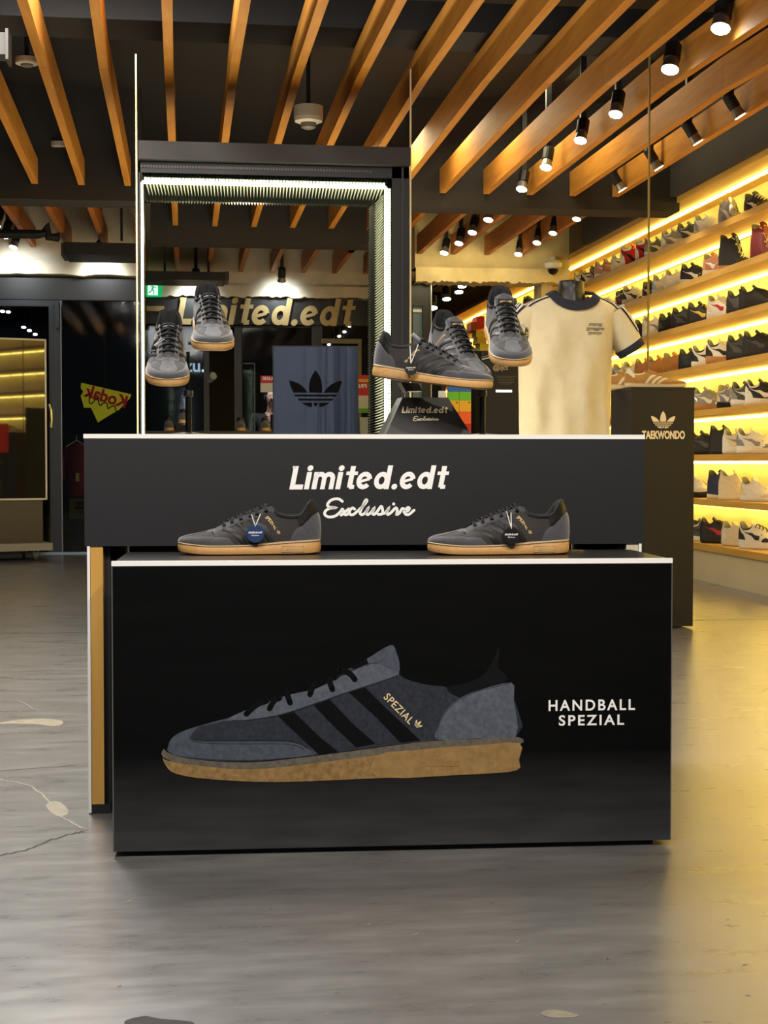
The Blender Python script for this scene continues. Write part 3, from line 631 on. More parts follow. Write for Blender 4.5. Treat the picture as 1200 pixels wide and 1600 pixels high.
# right bay: opening beyond the lintel with a dark mullion and frosted pane
rb = thing('door_4', 'dark doorway with a pale blue pane between the lit frame and the raised sneakers', 'door', tuple(atY(665, 700, FAC+.1))); rb['kind'] = 'structure'
mb = MB(); pxbox(mb, 643, 440, 674, 478, FAC+.1, .1); pxbox(mb, 661, 478, 674, 850, FAC+.1, .1); pxbox(mb, 641, 478, 645, 850, FAC+.1, .1); part('frame', mb, FRD, rb)
part('pane', pxbox(MB(), 645, 478, 661, 850, FAC+.14, .01), mat('frosted_blue', (96,118,132), .3, var=.2, scale=2), rb); part('label', pxbox(MB(), 644, 483, 659, 488, FAC+.12, .01), mat('paper_white', (214,214,204), .6), rb)
part('edge_strip', pxbox(MB(), 673, 440, 674.5, 850, FAC+.08, .02), mat('alu_edge', ()), rb)
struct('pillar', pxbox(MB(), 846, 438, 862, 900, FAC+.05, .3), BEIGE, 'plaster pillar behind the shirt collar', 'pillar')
struct('ceiling_beam', MB().box2((rx(674, 17), 16.6, 2.72), (2.9, 17.2, 3.3)), DARK, 'dark soffit in the back room', 'beam')
# ================================================================ SHOE WALL
LEDY = emis('led_warm', (255,232,112), 14)
def zsh(k): return .253+(8-k)*.299
SHN = ['top','second','third','fourth','fifth','sixth','seventh','bottom']
def board(z0, z1, y0, y1, label, ledx, drop=.012):
    t = thing('shelf_board', label, 'shelf', (SX0, (y0+y1)/2, z1), 'shelf boards on the right wall')
    mb = MB(); n = max(1, int((y1-y0)/2.4))
    for i in range(n): mb.box2((SX0, y0+(y1-y0)*i/n+.0008, z0), (SX1, y0+(y1-y0)*(i+1)/n-.0008, z1))
    part('board', mb, SHELFW, t)
    part('led_strip', strip((ledx, y0+.05, z0-drop), (ledx, y1-.05, z0-drop), int((y1-y0)/.6), (.014, .02, .017)), LEDY, t); return t
YE = 14.3
board(2.62, 2.665, 3.2, YE, 'top wooden canopy board above the shoe shelves', 3.6, .012)
for k in range(1, 9): board(zsh(k)-.042, zsh(k), 3.2, YE, f'wooden shoe shelf board with warm light under it, {["first","second","third","fourth","fifth","sixth","seventh","lowest"][k-1]} below the canopy', 3.665)
struct('baseboard_right', MB().box2((SX0+.02, 3.2, 0), (SX0+.04, YE, zsh(8)-.044)), mat('kick_cream', (226,214,176), .6, var=.05, scale=3), 'cream kick board under the lowest shelf', 'baseboard')
struct('shelf_end', MB().box2((SX0+.01, YE, 0), (SX1, YE+.03, 2.66)), SHELFW, 'wooden end panel of the shoe wall', 'panel')
for k, z in enumerate((2.70, 2.42, 2.15, 1.85)): board(z-.042, z, 14.75, 23, f'shelf board in the back room, {ORD[k]} from its top', 3.665)
for i, X in enumerate((1.9, 2.35)): solid('ceiling_slat', MB().box2((X, 14.2, 2.72), (X+.05, 22, 2.88)), SLATF, f'reddish slat in the back room behind the raised sneakers, {ORD[i]} from the left', 'ceiling slat', group='wooden ceiling slats')
# ---------------------------------------------------------------- shelf shoes
KINDS = {}
def shelf_meshes(kind):
    if kind in KINDS: return KINDS[kind]
    prm = dict(low={}, chunky=dict(chunky=.014, puff=.008), high=dict(rise=.055), boot=dict(rise=.095, chunky=.006), clog=dict(puff=.012, chunky=.004), runner=dict(chunky=.008, puff=.003))[kind]
    s = Shoe(1, 24, 8, **prm); d = {}
    def P(k, mb, **kw): d[k] = mb.mesh(k, M=CEN, smooth=True, **kw)
    P('upper', s.upper(), weld=2e-5); P('sole', s.sole())
    tl = lambda u: float(np.interp(u, [0,.06,.12,.2,.28,.34,.40,.44], [.60,.60,.57,.47,.42,.38,.26,.03]))
    mb = s.patch(MB(), 0, .44, 0, tl, .0014, 16, 4, low=(0,1,0,1)); th = lambda u: float(np.interp(u, [.785,.80,.84,.93,1], [.02,.18,.44,.60,.64])); P('toe_overlay', mb, weld=2e-5); P('heel_overlay', s.patch(MB(), .785, 1, 0, th, .0014, 12, 4, low=(1,0,0,1)), weld=2e-5)
    mb = MB()
    if kind in ('low', 'high', 'runner', 'chunky'):
        for g in (-1, 1):
            mb = MB(); C = [(.44,.52,.10),(.50,.22,.26),(.58,.20,.26),(.66,.34,.20),(.74,.50,.13),(.82,.64,.06),(.88,.72,.03)]; rows = []
            for u, t, h in C: rows.append([s.S(u, t+h*(j/3-.5), g)+s.N(u, t+h*(j/3-.5), g)*(.0018 if 0 < j < 3 else .0003) for j in range(4)])
            P('side_stripe%d' % g, mb.grid(rows))
    P('collar', s.patch(MB(), .67, 1, .84, 1, .0012, 18, 3, low=(1,0,1,0)), weld=2e-5); P('lining', s.lining())
    P('tongue', s.tongue())
    if kind != 'clog': P('laces', s.laces((.34,.42,.50,.58) if kind != 'boot' else (.34,.40,.46,.52,.57,.61), .0036, 5))
    KINDS[kind] = d; return d
PAL = dict(white=(226,224,214), cream=(222,208,172), black=(24,24,25), grey=(140,138,132), dgrey=(70,70,68), red=(176,32,34), oxblood=(120,34,36), tan=(178,124,54), pink=(196,138,112), navy=(36,44,78), silver=(196,198,200), yellow=(214,190,60), green=(86,96,70), copper=(178,112,74), lblue=(150,176,200), gum=(180,130,70), mgreen=(30,46,40), lilac=(168,140,150))
def pm(c, r=.6): return mat('shoe_'+c, PAL[c], r if c != 'silver' else .25, var=.08, scale=80, metal=.6 if c == 'silver' else 0)
# px column on the photo, kind, upper, overlay, stripe, sole, laces, words
ROWS = [
 [(1188,'low','black','dgrey','white','white','white','black and white'),(1147,'high','silver','silver','white','white','grey','shiny silver'),(1115,'low','white','silver','white','white','white','plain white and silver'),(1087,'low','dgrey','grey','white','white','dgrey','small dark grey'),(1061,'runner','grey','white','white','white','grey','pale grey'),(1037,'low','green','grey','white','white','white','grey-green'),(1017,'high','red','white','black','white','black','red and white high'),(996,'high','red','white','black','white','white','white-toed red high'),(982,'low','white','cream','black','white','black','white with dark swirl'),(968,'low','pink','copper','white','cream','white','coppery pink'),(955,'runner','lilac','pink','white','white','white','lilac pink'),(945,'low','dgrey','lilac','white','white','black','dusky lilac grey'),(932,'low','white','black','black','white','black','black-speckled white'),(920,'runner','white','grey','dgrey','white','grey','white and grey'),(908,'low','white','dgrey','black','white','white','white with dark toe'),(897,'low','cream','white','dgrey','white','white','cream and white'),(884,'runner','yellow','white','white','white','white','yellowish')],
 [(1197,'boot','oxblood','oxblood','red','black','white','oxblood red lace-up boot'),(1154,'boot','black','black','black','gum','white','tall black lace-up boot'),(1123,'chunky','copper','pink','white','cream','cream','copper pink'),(1093,'low','black','black','white','white','black','black with white side stripe'),(1068,'low','white','cream','white','white','white','plain white'),(1047,'low','cream','lblue','white','white','white','cream with pale blue toe'),(1022,'low','black','dgrey','white','white','black','black and white'),(998,'runner','white','mgreen','dgrey','white','white','white with green overlay'),(978,'runner','black','white','red','white','white','black with white toe'),(957,'low','white','silver','white','white','white','white and silver')],
 [(1192,'clog','black','black','black','black','black','black slip-on clog'),(1170,'clog','dgrey','black','black','black','black','charcoal slip-on clog'),(1135,'chunky','white','cream','red','white','cream','bulky white and red'),(1105,'runner','black','black','yellow','black','yellow','black with yellow stripe'),(1079,'runner','dgrey','black','black','black','black','dark grey'),(1056,'low','black','dgrey','black','black','black','black'),(1034,'runner','white','cream','grey','white','white','white'),(1017,'runner','black','black','black','black','dgrey','black with grey laces'),(997,'runner','black','dgrey','black','black','dgrey','black and charcoal')],
 [(1197,'chunky','black','black','dgrey','black','black','bulky black'),(1170,'chunky','dgrey','black','black','black','black','bulky charcoal'),(1138,'chunky','white','black','black','gum','yellow','black and white sneaker with brown sole'),(1115,'low','white','black','black','white','white','small black and white'),(1091,'low','mgreen','black','black','black','black','dark green-black'),(1064,'low','tan','tan','copper','gum','copper','tan suede'),(1040,'low','tan','copper','tan','gum','tan','low tan and copper'),(1020,'low','copper','tan','tan','gum','tan','copper suede'),(1001,'low','white','yellow','white','white','white','white and yellow'),(984,'low','white','grey','black','white','white','white and grey'),(967,'low','white','yellow','grey','white','white','white with yellow toe')],
 [(1203,'runner','black','white','white','white','black','black and white running'),(1178,'runner','dgrey','grey','white','white','grey','grey running'),(1147,'runner','silver','cream','white','black','cream','silver and cream'),(1115,'runner','grey','silver','white','gum','grey','grey and silver'),(1094,'runner','silver','grey','white','white','white','silver running')],
 [(1190,'runner','white','silver','grey','white','white','white and silver'),(1166,'runner','cream','white','grey','white','cream','cream'),(1143,'high','black','black','black','black','black','black high'),(1110,'runner','black','dgrey','dgrey','black','black','black'),(1091,'runner','dgrey','black','black','black','black','charcoal black')],
 [(1192,'low','white','cream','white','white','white','white'),(1161,'high','cream','cream','cream','cream','white','cream canvas high-top'),(1137,'high','navy','navy','navy','cream','white','navy canvas high-top'),(1094,'runner','white','cream','white','black','white','white with black sole')],
 [(1192,'chunky','white','black','black','white','black','black and white patterned'),(1161,'clog','cream','white','white','cream','cream','cream knitted'),(1131,'chunky','black','black','red','black','black','black with red stripe'),(1108,'low','dgrey','white','black','white','white','black and white checked'),(1092,'clog','black','dgrey','black','black','black','plain black')],
]
YAWR = random.Random(5)
for k, row in enumerate(ROWS, 1):
    for i, (px, kind, up_, ov, st, so, la, words) in enumerate(row):
        q = atX(px, 500, SX0+.15); z = zsh(k)
        noun = 'sneaker' if kind != 'boot' and 'clog' not in words else ''
        base = words if (not noun or 'sneaker' in words) else words+(' sneaker' if 'high-top' not in words else ' sneaker')
        pos = 'the right' if i else 'the right edge'
        lab = f'{base} on the {SHN[k-1]} shelf, ' + ('at the right edge' if i == 0 else f'{ORD[i]} from the right')
        t = thing('boot' if kind == 'boot' else 'sneaker', lab, 'boot' if kind == 'boot' else ('shoe' if kind == 'clog' else 'sneaker'), (q.x, q.y, z), f'shoes on the {SHN[k-1]} shelf')
        nb = [abs(atX(r2[0], 500, SX0+.14).y-q.y) for r2 in row if r2[0] != px]; a = math.radians((44 if min(nb) < .3 else 34 if min(nb) < .36 else 14)+YAWR.uniform(-5, 5)); t.scale = (1.05, 1.12, 1.14 if kind in ('boot', 'high') else 1.34); t.rotation_euler = basis((math.sin(a), -math.cos(a), 0)).to_euler()
        cm = dict(upper=up_, toe_overlay=ov, heel_overlay=ov, side_stripe=st, sole=so, laces=la, collar=ov, lining='dgrey' if up_ in ('black','dgrey','navy','mgreen') else 'grey', tongue=up_)
        for nm, me in shelf_meshes(kind).items():
            nm = nm.rstrip('-1'); o = bpy.data.objects.new(nm, me); link(o, t)
            if not me.materials: me.materials.append(pm('grey'))
            o.material_slots[0].link = 'OBJECT'; o.material_slots[0].material = pm(cm[nm])
for i, (px, c, z) in enumerate(((806,'black',2.42),(829,'green',2.42),(790,'white',2.42))):
    q = atX(px, 460, SX0+.14); t = thing('sneaker', ['black sneaker','greenish sneaker','white sneaker'][i]+' on a back-room shelf above the raised sneaker', 'sneaker', (q.x, q.y, z), 'back room shoes'); t.rotation_euler = basis((.2, -1, 0)).to_euler()
    for nm, me in shelf_meshes('high' if c == 'black' else 'low').items():
        o = bpy.data.objects.new(nm, me); link(o, t); o.material_slots[0].link = 'OBJECT'; o.material_slots[0].material = pm(c)
# ================================================================ LAMPS
LAMP = emis('lamp_face', (255,246,222), 40); LAMPC = emis('lamp_face_cool', (236,246,255), 26); HOUS = mat('lamp_housing', (20,20,21), .45); REFL = mat('lamp_ring', (150,146,136), .3, metal=.6)
def track_lamp(px, py, Y, label, r=.034, aim=(-.25,-.35,-1), m=None, ztop=2.85, dim=None, light=0):
    c = atY(px, py, Y); t = thing('track_spotlight', label, 'spotlight', tuple(c), 'ceiling track spotlights')
    d = Vector(aim).normalized(); R = d.to_track_quat('-Z', 'Y').to_matrix()
    part('lamp', MB().lathe([(r*.2,-.005),(r*.92,-.006),(r*.96,-.003)], c, 16, R), dim or m or LAMP, t)
    part('reflector', MB().lathe([(r,-.003),(r*1.06,0),(r*.8,.05),(r*.6,.055)], c, 16, R), REFL, t)
    part('housing', MB().lathe([(r*.82,.045),(r*.95,.05),(r*.95,.13),(r*.6,.145)], c, 16, R), HOUS, t)
    b = c-d*.10; part('stem', MB().box2((b.x-.016, b.y-.016, b.z+.02), (b.x+.016, b.y+.016, 3.3)), HOUS, t)
    if light: spot('track_light', c+d*.02, c+d, light, WARM if m is None else COOL, 75, .03)
row1 = [(1126,44),(1047,108),(962,178),(907,219),(853,261),(815,295)]
def Yz(px, py, z): d = ray(px, py); return d.y*(z-.8)/d.z
for i, (px, py) in enumerate(row1): track_lamp(px, py, Yz(px, py, 2.64), f'bright black track spotlight in the long right-hand row, {ORD[i]} from the camera end', .042 if i < 2 else .037, light=14)
LDIM = emis('lamp_face_soft', (255,240,206), 4)
row2 = [(1156,181),(1090,222),(1029,262),(972,296)]
for i, (px, py) in enumerate(row2): track_lamp(px, py, Yz(px, py, 2.64), f'dim black track spotlight near the shoe wall, {ORD[i]} from the camera end', .034, (.6,-.1,-1), dim=LDIM, light=16)
for i, (px, py) in enumerate([(763,343),(738,363),(717,380),(694,395)]): track_lamp(px, py, Yz(px, py, 2.64), f'bright spotlight beyond the right ceiling beam, {ORD[i]} from its right', .036, light=8)
for i, (px, py) in enumerate([(901,342),(864,364),(839,379),(810,397)]): track_lamp(px, py, Yz(px, py, 2.64), f'soft spotlight beyond the beam near the canopy board, {ORD[i]} from its right', .034, dim=LDIM if i < 2 else None)
for i, (px, py) in enumerate([(-6,352),(7,369),(21,386)]): track_lamp(px, py, Yz(px, py, 2.64), f'bright spotlight at the far left edge, {ORD[i]} from the left', .036, m=LAMPC, light=14)
for i, (px, py, Y, z) in enumerate([(157,402,FAC-.3,1),(306,442,FAC2-.3,1),(440,440,FAC2-.3,1)]):
    track_lamp(px, py, Y, ['cool white lamp washing the left lintel','cool white lamp above the lower left sneaker','small lamp above the gold lettering'][i], .04, (0,.5,-1), m=LAMPC, ztop=2.9)
    c = atY(px, py, Y); spot('lintel_wash', c+Vector((0,0,-.03)), c+Vector((0,.5,-.32)), 13, COOL, 110, .05)
c = atY(20, 405, FAC-.4); spot('lintel_wash', c, c+Vector((0,.5,-.3)), 15, COOL, 120, .05)
for px in (700, 800): c = atY(px, 405, FAC-.7); spot('lintel_wash', c, c+Vector((0,.6,-.2)), 9, (1,.85,.5), 120, .08)
for i, (px, py) in enumerate([(722,447),(717,456),(698,467),(667,466),(675,481)]): track_lamp(px, py, 15.5+.2*i, f'spotlight under the back-room ceiling, {ORD[i]} from its right', .045 if i != 4 else .06, (0,-.3,-1))
for i, (px, py) in enumerate([(557,502),(546,509),(538,518),(530,525),(521,533),(514,538)]): track_lamp(px, py, 17+.4*i, f'tiny modelled lamp-reflection in the diagonal line right of the gold lettering, {ORD[i]} from the top', .022, (0,-.5,-1))  # spot reflections on the glass, added as glowing lamps farther back
for i, (px, py) in enumerate([(4,486),(13,487),(37,511),(46,516),(55,522)]): track_lamp(px, py, 16+.2*i, f'small modelled lamp-reflection on the grey glass door, {ORD[i]} from the left', .025, (0,-.5,-1), m=LAMPC)  # reflections in the door glass, added as solid lamps behind it
# ceiling fittings
WHT = mat('plastic_offwhite', (206,200,186), .5)
def drum(px, py, Y, r, h, label, name, cat):
    c = atY(px, py, Y); t = thing(name, label, cat, tuple(c)); part('body', MB().lathe([(r*.7,-h*.1),(r*.95,0),(r,h*.25),(r,h)], c, 24), WHT, t); part('centre_ring', MB().lathe([(r*.3,-h*.5),(r*.5,-h*.4),(r*.55,-h*.08)], c, 20), mat('plastic_grey', (120,116,106), .5), t)
    part('drop_rod', MB().tube([c+Vector((0,0,h)), (c.x, c.y, 3.3)], .012, 8), HOUS, t)
drum(42, 100, Yz(42,100,2.9), .062, .03, 'round smoke detector at the upper left between slats', 'smoke_detector', 'smoke detector'); drum(92, 231, Yz(92,231,2.9), .062, .035, 'round smoke detector farther back on the left', 'smoke_detector', 'smoke detector')
drum(482, 190, Yz(482,190,2.85), .088, .09, 'drum shaped ceiling speaker above the lit frame', 'ceiling_speaker', 'speaker')
cc = atY(864, 415, FAC-.12); t = thing('dome_camera', 'white dome security camera at the end of the canopy board', 'camera', tuple(cc))
part('housing', MB().lathe([(.05,-.03),(.075,-.02),(.08,.02),(.06,.045),(.03,.05)], cc, 20), WHT, t); part('dome', MB().lathe([(.005,-.085),(.03,-.075),(.048,-.05),(.05,-.03)], cc+Vector((0,0,.0)), 18), mat('dome_black', (16,16,18), .1), t); part('mount', MB().box2((cc.x-.02, cc.y, cc.z+.04), (cc.x+.02, FAC-.005, cc.z+.08)), WHT, t)
def pbox(x0, y0, x1, y1, Y, dep): return pxbox(MB(), x0, y0, x1, y1, Y, dep)
t = thing('air_conditioner', 'flat black cassette air conditioner above the left lintel', 'air conditioner', tuple(atY(155, 400, 12.8))); part('body', pbox(101, 378, 212, 399, 12.6, .5), mat('aircon_black', (30,29,29), .5), t); part('side_vane', pbox(95, 379, 101, 398, 12.62, .4), mat('aircon_vane', (62,60,58), .4), t); a = atY(150, 378, 12.8); part('hanger', MB().box2((a.x-.3, 12.7, a.z), (a.x-.28, 12.72, 3.3)).box2((a.x+.2, 12.7, a.z), (a.x+.22, 12.72, 3.3)), HOUS, t)
t = thing('air_conditioner', 'black cassette air conditioner seen inside the lit frame', 'air conditioner', tuple(atY(290, 438, 14.2))); part('body', pbox(224, 423, 352, 438, 14.1, .5), MATS['aircon_black'], t); part('side_vane', pbox(352, 424, 358, 437, 14.12, .4), MATS['aircon_vane'], t); a = atY(290, 424, 14.2); part('hanger', MB().box2((a.x-.2, 14.3, a.z), (a.x-.18, 14.32, 3.3)).box2((a.x+.2, 14.3, a.z), (a.x+.22, 14.32, 3.3)), HOUS, t)
t = thing('ceiling_pipe', 'black bent ceiling pipe behind the left beam', 'pipe', tuple(atY(90, 360, 12.2))); part('pipe', MB().tube([atY(-40, 365, 12.2), atY(60, 366, 12.2), atY(70, 364, 12.2), atY(72, 352, 12.2), atY(76, 370, 12.2), atY(92, 371, 12.2)], .035, 10), BLKM, t)
t = thing('air_duct', 'boxy dark ventilation duct in the upper left corner', 'duct', tuple(atY(5, 90, 7.0))); part('duct', pbox(-60, 48, 12, 85, 7.0, .12), mat('duct_grey', (60,58,54), .5), t); part('flange', pbox(8, 44, 13, 92, 6.98, .14), mat('duct_grey', ()), t); a = atY(-10, 48, 7.1); part('hanger', MB().box2((a.x-.01, 7.1, a.z), (a.x+.01, 7.12, 3.3)), HOUS, t)
# ================================================================ REFLECTION MODELLED BEHIND THE MIRROR, LEFT
c = atY(10, 870, 12.6); ang = math.radians(20); rr_ = Vector((math.cos(ang), math.sin(ang), 0)); bk = Vector((-math.sin(ang), math.cos(ang), 0)); e = atY(74, 781, 12.75); eb = Vector((e.x, e.y, 0)); WS = .95
def lp(x, d, z): return eb - rr_*(WS-x) + bk*d + Vector((0,0,z))
t = thing('display_screen', 'large dark reflective display screen on a wheeled base at the left edge', 'screen', tuple(eb-rr_*WS/2)); zt_, zb_ = atY(74, 530, 12.75).z, e.z
def lbox(x0, x1, d0_, d1, z0, z1): return MB().prism([lp(x0, d0_, z0), lp(x1, d0_, z0), lp(x1, d0_, z1), lp(x0, d0_, z1)], bk*(d1-d0_))
part('panel', lbox(.012, WS-.012, .002, .05, zb_+.012, zt_-.012), mat('screen_black_mirror', (20,19,18), .02, spec=1.0, metal=0, coat=1), t)
mb = MB()
for q in ((0, WS, zb_, zb_+.014), (0, WS, zt_-.014, zt_), (WS-.014, WS, zb_, zt_), (0, .014, zb_, zt_)): b_ = lbox(q[0], q[1], 0, .055, q[2], q[3]); mb.add(b_.v, b_.f)
part('frame', mb, mat('screen_frame_white', (214,210,196), .35), t)
part('cabinet', lbox(.03, WS-.03, .03, .30, .145, zb_-.002), mat('cabinet_olive', (66,58,44), .5, var=.1, scale=4), t); part('base_plate', lbox(-.02, WS+.02, -.08, .42, .085, .145), mat('base_grey', (150,146,138), .4), t)
for x in (.12, WS-.10):
    for d in (-.02, .36): k = part('caster', MB().lathe([(.04,-.015),(.042,0),(.04,.015)], lp(x, d, .042), 16, Matrix.Rotation(math.pi/2, 3, 'Y')), mat('caster_grey', (90,86,76), .5), t); part('fork', MB().box(lp(x, d, .07), (.045, .03, .03)), mat('fork_steel', (140,136,124), .35, metal=.7), k)
Yk = 14.6; kd = thing('pennant_sign', 'yellow triangular pennant with reversed red lettering behind the glass', 'sign', tuple(atY(160, 630, Yk)))
K = [atY(x, y, Yk) for x, y in ((127,598),(126,606),(130,612),(126,619),(129,628),(131,637),(142,637),(153,660),(169,650),(186,640),(203,622),(205,616),(200,615))]
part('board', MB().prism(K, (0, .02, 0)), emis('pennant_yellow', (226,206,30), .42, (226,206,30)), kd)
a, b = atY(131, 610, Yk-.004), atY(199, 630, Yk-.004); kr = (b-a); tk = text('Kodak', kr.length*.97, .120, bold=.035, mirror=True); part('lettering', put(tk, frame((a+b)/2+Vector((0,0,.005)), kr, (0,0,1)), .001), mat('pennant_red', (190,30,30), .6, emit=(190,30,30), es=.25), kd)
a, b = atY(134, 628, Yk-.004), atY(186, 646, Yk-.004); mb = MB(); kk = random.Random(2); P = [(i/14, .5+.4*math.sin(i*1.9)+kk.uniform(-.2,.2)) for i in range(15)]; ribbon(mb, [(x*.36-.18, y*.07) for x, y in catmull(P, 4)], .011); part('script', put(mb, frame((a+b)/2, b-a, (0,0,1)), .001), mat('script_black', (30,32,30), .6), kd)
part('suspension', MB().tube([atY(165, 604, Yk+.01), Vector((atY(165,604,Yk).x, Yk+.01, 3.3))], .003, 6), HOUS, kd)
Yg = 15.2; gx = atY(120, 700, Yg); g = thing('hanging_jacket', 'dark red jacket on a white hanger behind the glass', 'jacket', tuple(gx)); mb = MB(); zz = lambda y: atY(120, y, Yg).z
rows = [[Vector((gx.x+hw*math.cos(2*math.pi*k/16), Yg+.08*math.sin(2*math.pi*k/16), zz(y))) for k in range(16)] for y, hw in ((693,.03),(697,.08),(704,.10),(722,.115),(745,.11),(776,.10))]
mb.grid(rows, closed=True); mb.f += [tuple(range(16)), tuple(5*16+k for k in range(16))]; part('body', mb, mat('jacket_maroon', (112,26,36), .85, var=.2, scale=12), g, smooth=True)
mb = MB()
for s_ in (-1, 1): mb.tube([(gx.x+s_*.08, Yg, zz(700)), (gx.x+s_*.13, Yg, zz(720)), (gx.x+s_*.14, Yg, zz(748))], [.045,.04,.035], 10)
part('sleeve', mb, MATS['jacket_maroon'], g, smooth=True)
part('hanger', MB().tube([(gx.x-.10, Yg-.02, zz(698)), (gx.x, Yg-.02, zz(688)), (gx.x+.10, Yg-.02, zz(698))], .008, 6).tube([(gx.x, Yg-.02, zz(688)), (gx.x, Yg-.02, zz(681))], .005, 6), mat('hanger_white', (220,220,216), .5), g)
part('rack_rail', MB().tube([(gx.x-.5, Yg, zz(681)), (gx.x+.6, Yg, zz(681))], .012, 8).tube([(gx.x+.5, Yg, zz(681)), (gx.x+.5, Yg, 0)], .012, 8).tube([(gx.x-.45, Yg, zz(681)), (gx.x-.45, Yg, 0)], .012, 8), HOUS, g)
part('swing_tag', pbox(118, 739, 124, 752, Yg-.12, .004), mat('tag_yellow', (206,176,96), .6), g)
t = thing('floor_sign', 'small olive yellow notice panel low behind the glass', 'sign', tuple(atY(120, 810, 15))); part('panel', pbox(108, 779, 133, 810, 15.0, .02), mat('notice_olive', (92,88,34), .6), t); mb = MB(); pxbox(mb, 118, 784, 130, 789, 14.99, .005); pxbox(mb, 117, 791, 131, 796, 14.99, .005); pxbox(mb, 124, 799, 130, 803, 14.99, .005); part('print', mb, BLKM, t); a = atY(120, 808, 15.02); part('post', MB().box2((a.x-.01, 15.02, 0), (a.x+.01, 15.04, a.z)), HOUS, t)
# ================================================================ BEHIND THE LIT FRAME
Yz_ = 17.0; t = thing('lit_shop_sign', 'white glowing letters of a shop sign across the corridor', 'sign', tuple(atY(310, 570, Yz_))); a, b = atY(288, 583, Yz_), atY(319, 566, Yz_)
part('board', pbox(270, 556, 330, 590, Yz_+.03, .05), BLKM, t); tz = text('zu.', b.x-a.x, bold=.02); part('lettering', put(tz, frame((a+b)/2, (1,0,0), (0,0,1))), emis('sign_white_glow', (216,234,255), 1.3), t); a = atY(300, 588, Yz_+.05); part('post', MB().box2((a.x-.03, Yz_+.04, 0), (a.x+.03, Yz_+.08, a.z)), BLKM, t)
c = atY(329, 590, 14.4); t = thing('bullet_camera', 'small silver bullet camera beside the lower raised sneaker', 'camera', tuple(c)); part('body', MB().lathe([(.03,-.05),(.038,-.04),(.038,.05),(.03,.06)], c, 16, Matrix.Rotation(math.radians(70), 3, 'X') @ Matrix.Rotation(.5, 3, 'Y')), mat('camera_silver', (176,180,184), .3, metal=.5), t); part('bracket', MB().box2((c.x-.015, 14.4, c.z+.02), (c.x+.015, FAC2+.02, c.z+.05)), HOUS, t)
def poster(x0, y0, x1, y1, Y, bands, label, txt=()):
    t = thing('window_poster', label, 'poster', tuple(atY((x0+x1)/2, y1, Y))); 
    part('sheet', pbox(x0, y0, x1, y1, Y, .004), mat('paper_white', ()), t)
    for (ya, yb, c) in bands: part('print_band', pbox(x0, ya, x1, yb, Y-.003, .002), mat('print_%d_%d_%d' % c, c, .5), t)
    for (s, xa, ya, xb, yb, c) in txt: a, b = atY(xa, yb, Y-.005), atY(xb, ya, Y-.005); part('lettering', put(text(s, b.x-a.x, b.z-a.z, bold=.03, mirror=True), frame((a+b)/2, (1,0,0), (0,0,1))), mat('print_%d_%d_%d' % c, c, .5), t)
poster(407, 587, 446, 613, FAC2-.02, [(587,598.5,(206,24,34))], 'red and white notice left of the metallic box', [('FREE', 410, 589, 436, 594, (240,240,236))])
poster(557, 586, 575.5, 640, FAC2-.06, [(586,592,(206,30,30)),(592,597,(232,180,40)),(597,618,(206,24,34)),(638,645,(96,170,60))], 'red and yellow offer poster right of the metallic box', [('FREE', 552, 600, 573, 606, (240,240,236))])
t = thing('water_dispenser', 'pale machine low at the right edge of the niche', 'machine', tuple(atY(569, 676, 14.4))); part('body', pbox(562, 652, 575, 700, 14.4, .3), mat('machine_pale', (150,160,160), .4), t); a = atY(568, 690, 14.4); part('foot', MB().box2((a.x-.03, 14.42, 0), (a.x+.03, 14.6, a.z)), BLKM, t)
# low dark table in the back of the shop with four of the sneakers
tz_ = 1.045; a, b = atY(228, 690, 12.4), atY(560, 690, 12.4); t = thing('back_table', 'dark table far behind the counter carrying small sneakers', 'table', ((a.x+b.x)/2, 12.5, 0)); part('top', MB().box2((a.x, 12.25, tz_-.05), (b.x, 12.75, tz_)), BLKM, t)
for x in (a.x+.05, b.x-.05): part('leg', MB().box2((x-.03, 12.3, 0), (x+.03, 12.7, tz_-.05)), BLKM, t)
riser = solid('shoe_riser', MB().box2((atY(287,660,12.5).x-.06, 12.4, tz_), (atY(287,660,12.5).x+.06, 12.6, tz_+.055)), BLKM, 'small block under the higher of the distant sneakers', 'riser')
for i, (px, z) in enumerate(((265,tz_),(287,tz_+.062),(414,tz_),(376,tz_))):
    q = atY(px, 660, 12.5); sneaker(['small distant grey sneaker heel, leftmost behind the counter','distant grey sneaker heel raised on a block behind the pole','distant sneaker heel beside the metallic box','dim distant sneaker heel left of the metallic box one'][i], (q.x, 12.5, z), (.05, 1, 0), lat=1, group='distant sneakers on the back table', skip=('lettering','label_lettering','tongue_label','sole_stamp','laces'))
# ================================================================ REFLECTION MODELLED BEHIND THE MIRROR, RIGHT
Yj = 14.6; q = lambda x, y, Y=Yj: atY(x, y, Y)
t = thing('track_jacket', 'black track top with white sleeve stripes behind the raised sneakers', 'jacket', tuple(q(678, 545))); mb = MB(); cx = q(676, 500).x
rows = [[Vector((cx+hw*math.cos(2*math.pi*k/16), Yj+.1*math.sin(2*math.pi*k/16), q(676, y).z)) for k in range(16)] for y, hw in ((488,.03),(494,.10),(504,.13),(540,.12),(600,.12),(680,.12))]
mb.grid(rows, closed=True); mb.f += [tuple(range(16)), tuple(5*16+k for k in range(16))]; part('body', mb, mat('fabric_black', (20,20,22), .9, var=.2, scale=60), t, smooth=True); part('stand', MB().tube([(cx, Yj, q(676,678).z), (cx, Yj, .02)], .02, 8).lathe([(.15,0),(.15,.02)], (cx, Yj, 0), 16), HOUS, t)
mb = MB()
for k in range(3): mb.tube([q(677+k*4, 533-k*2, Yj-.12), q(686+k*4, 546-k*2, Yj-.12)], .008, 6)
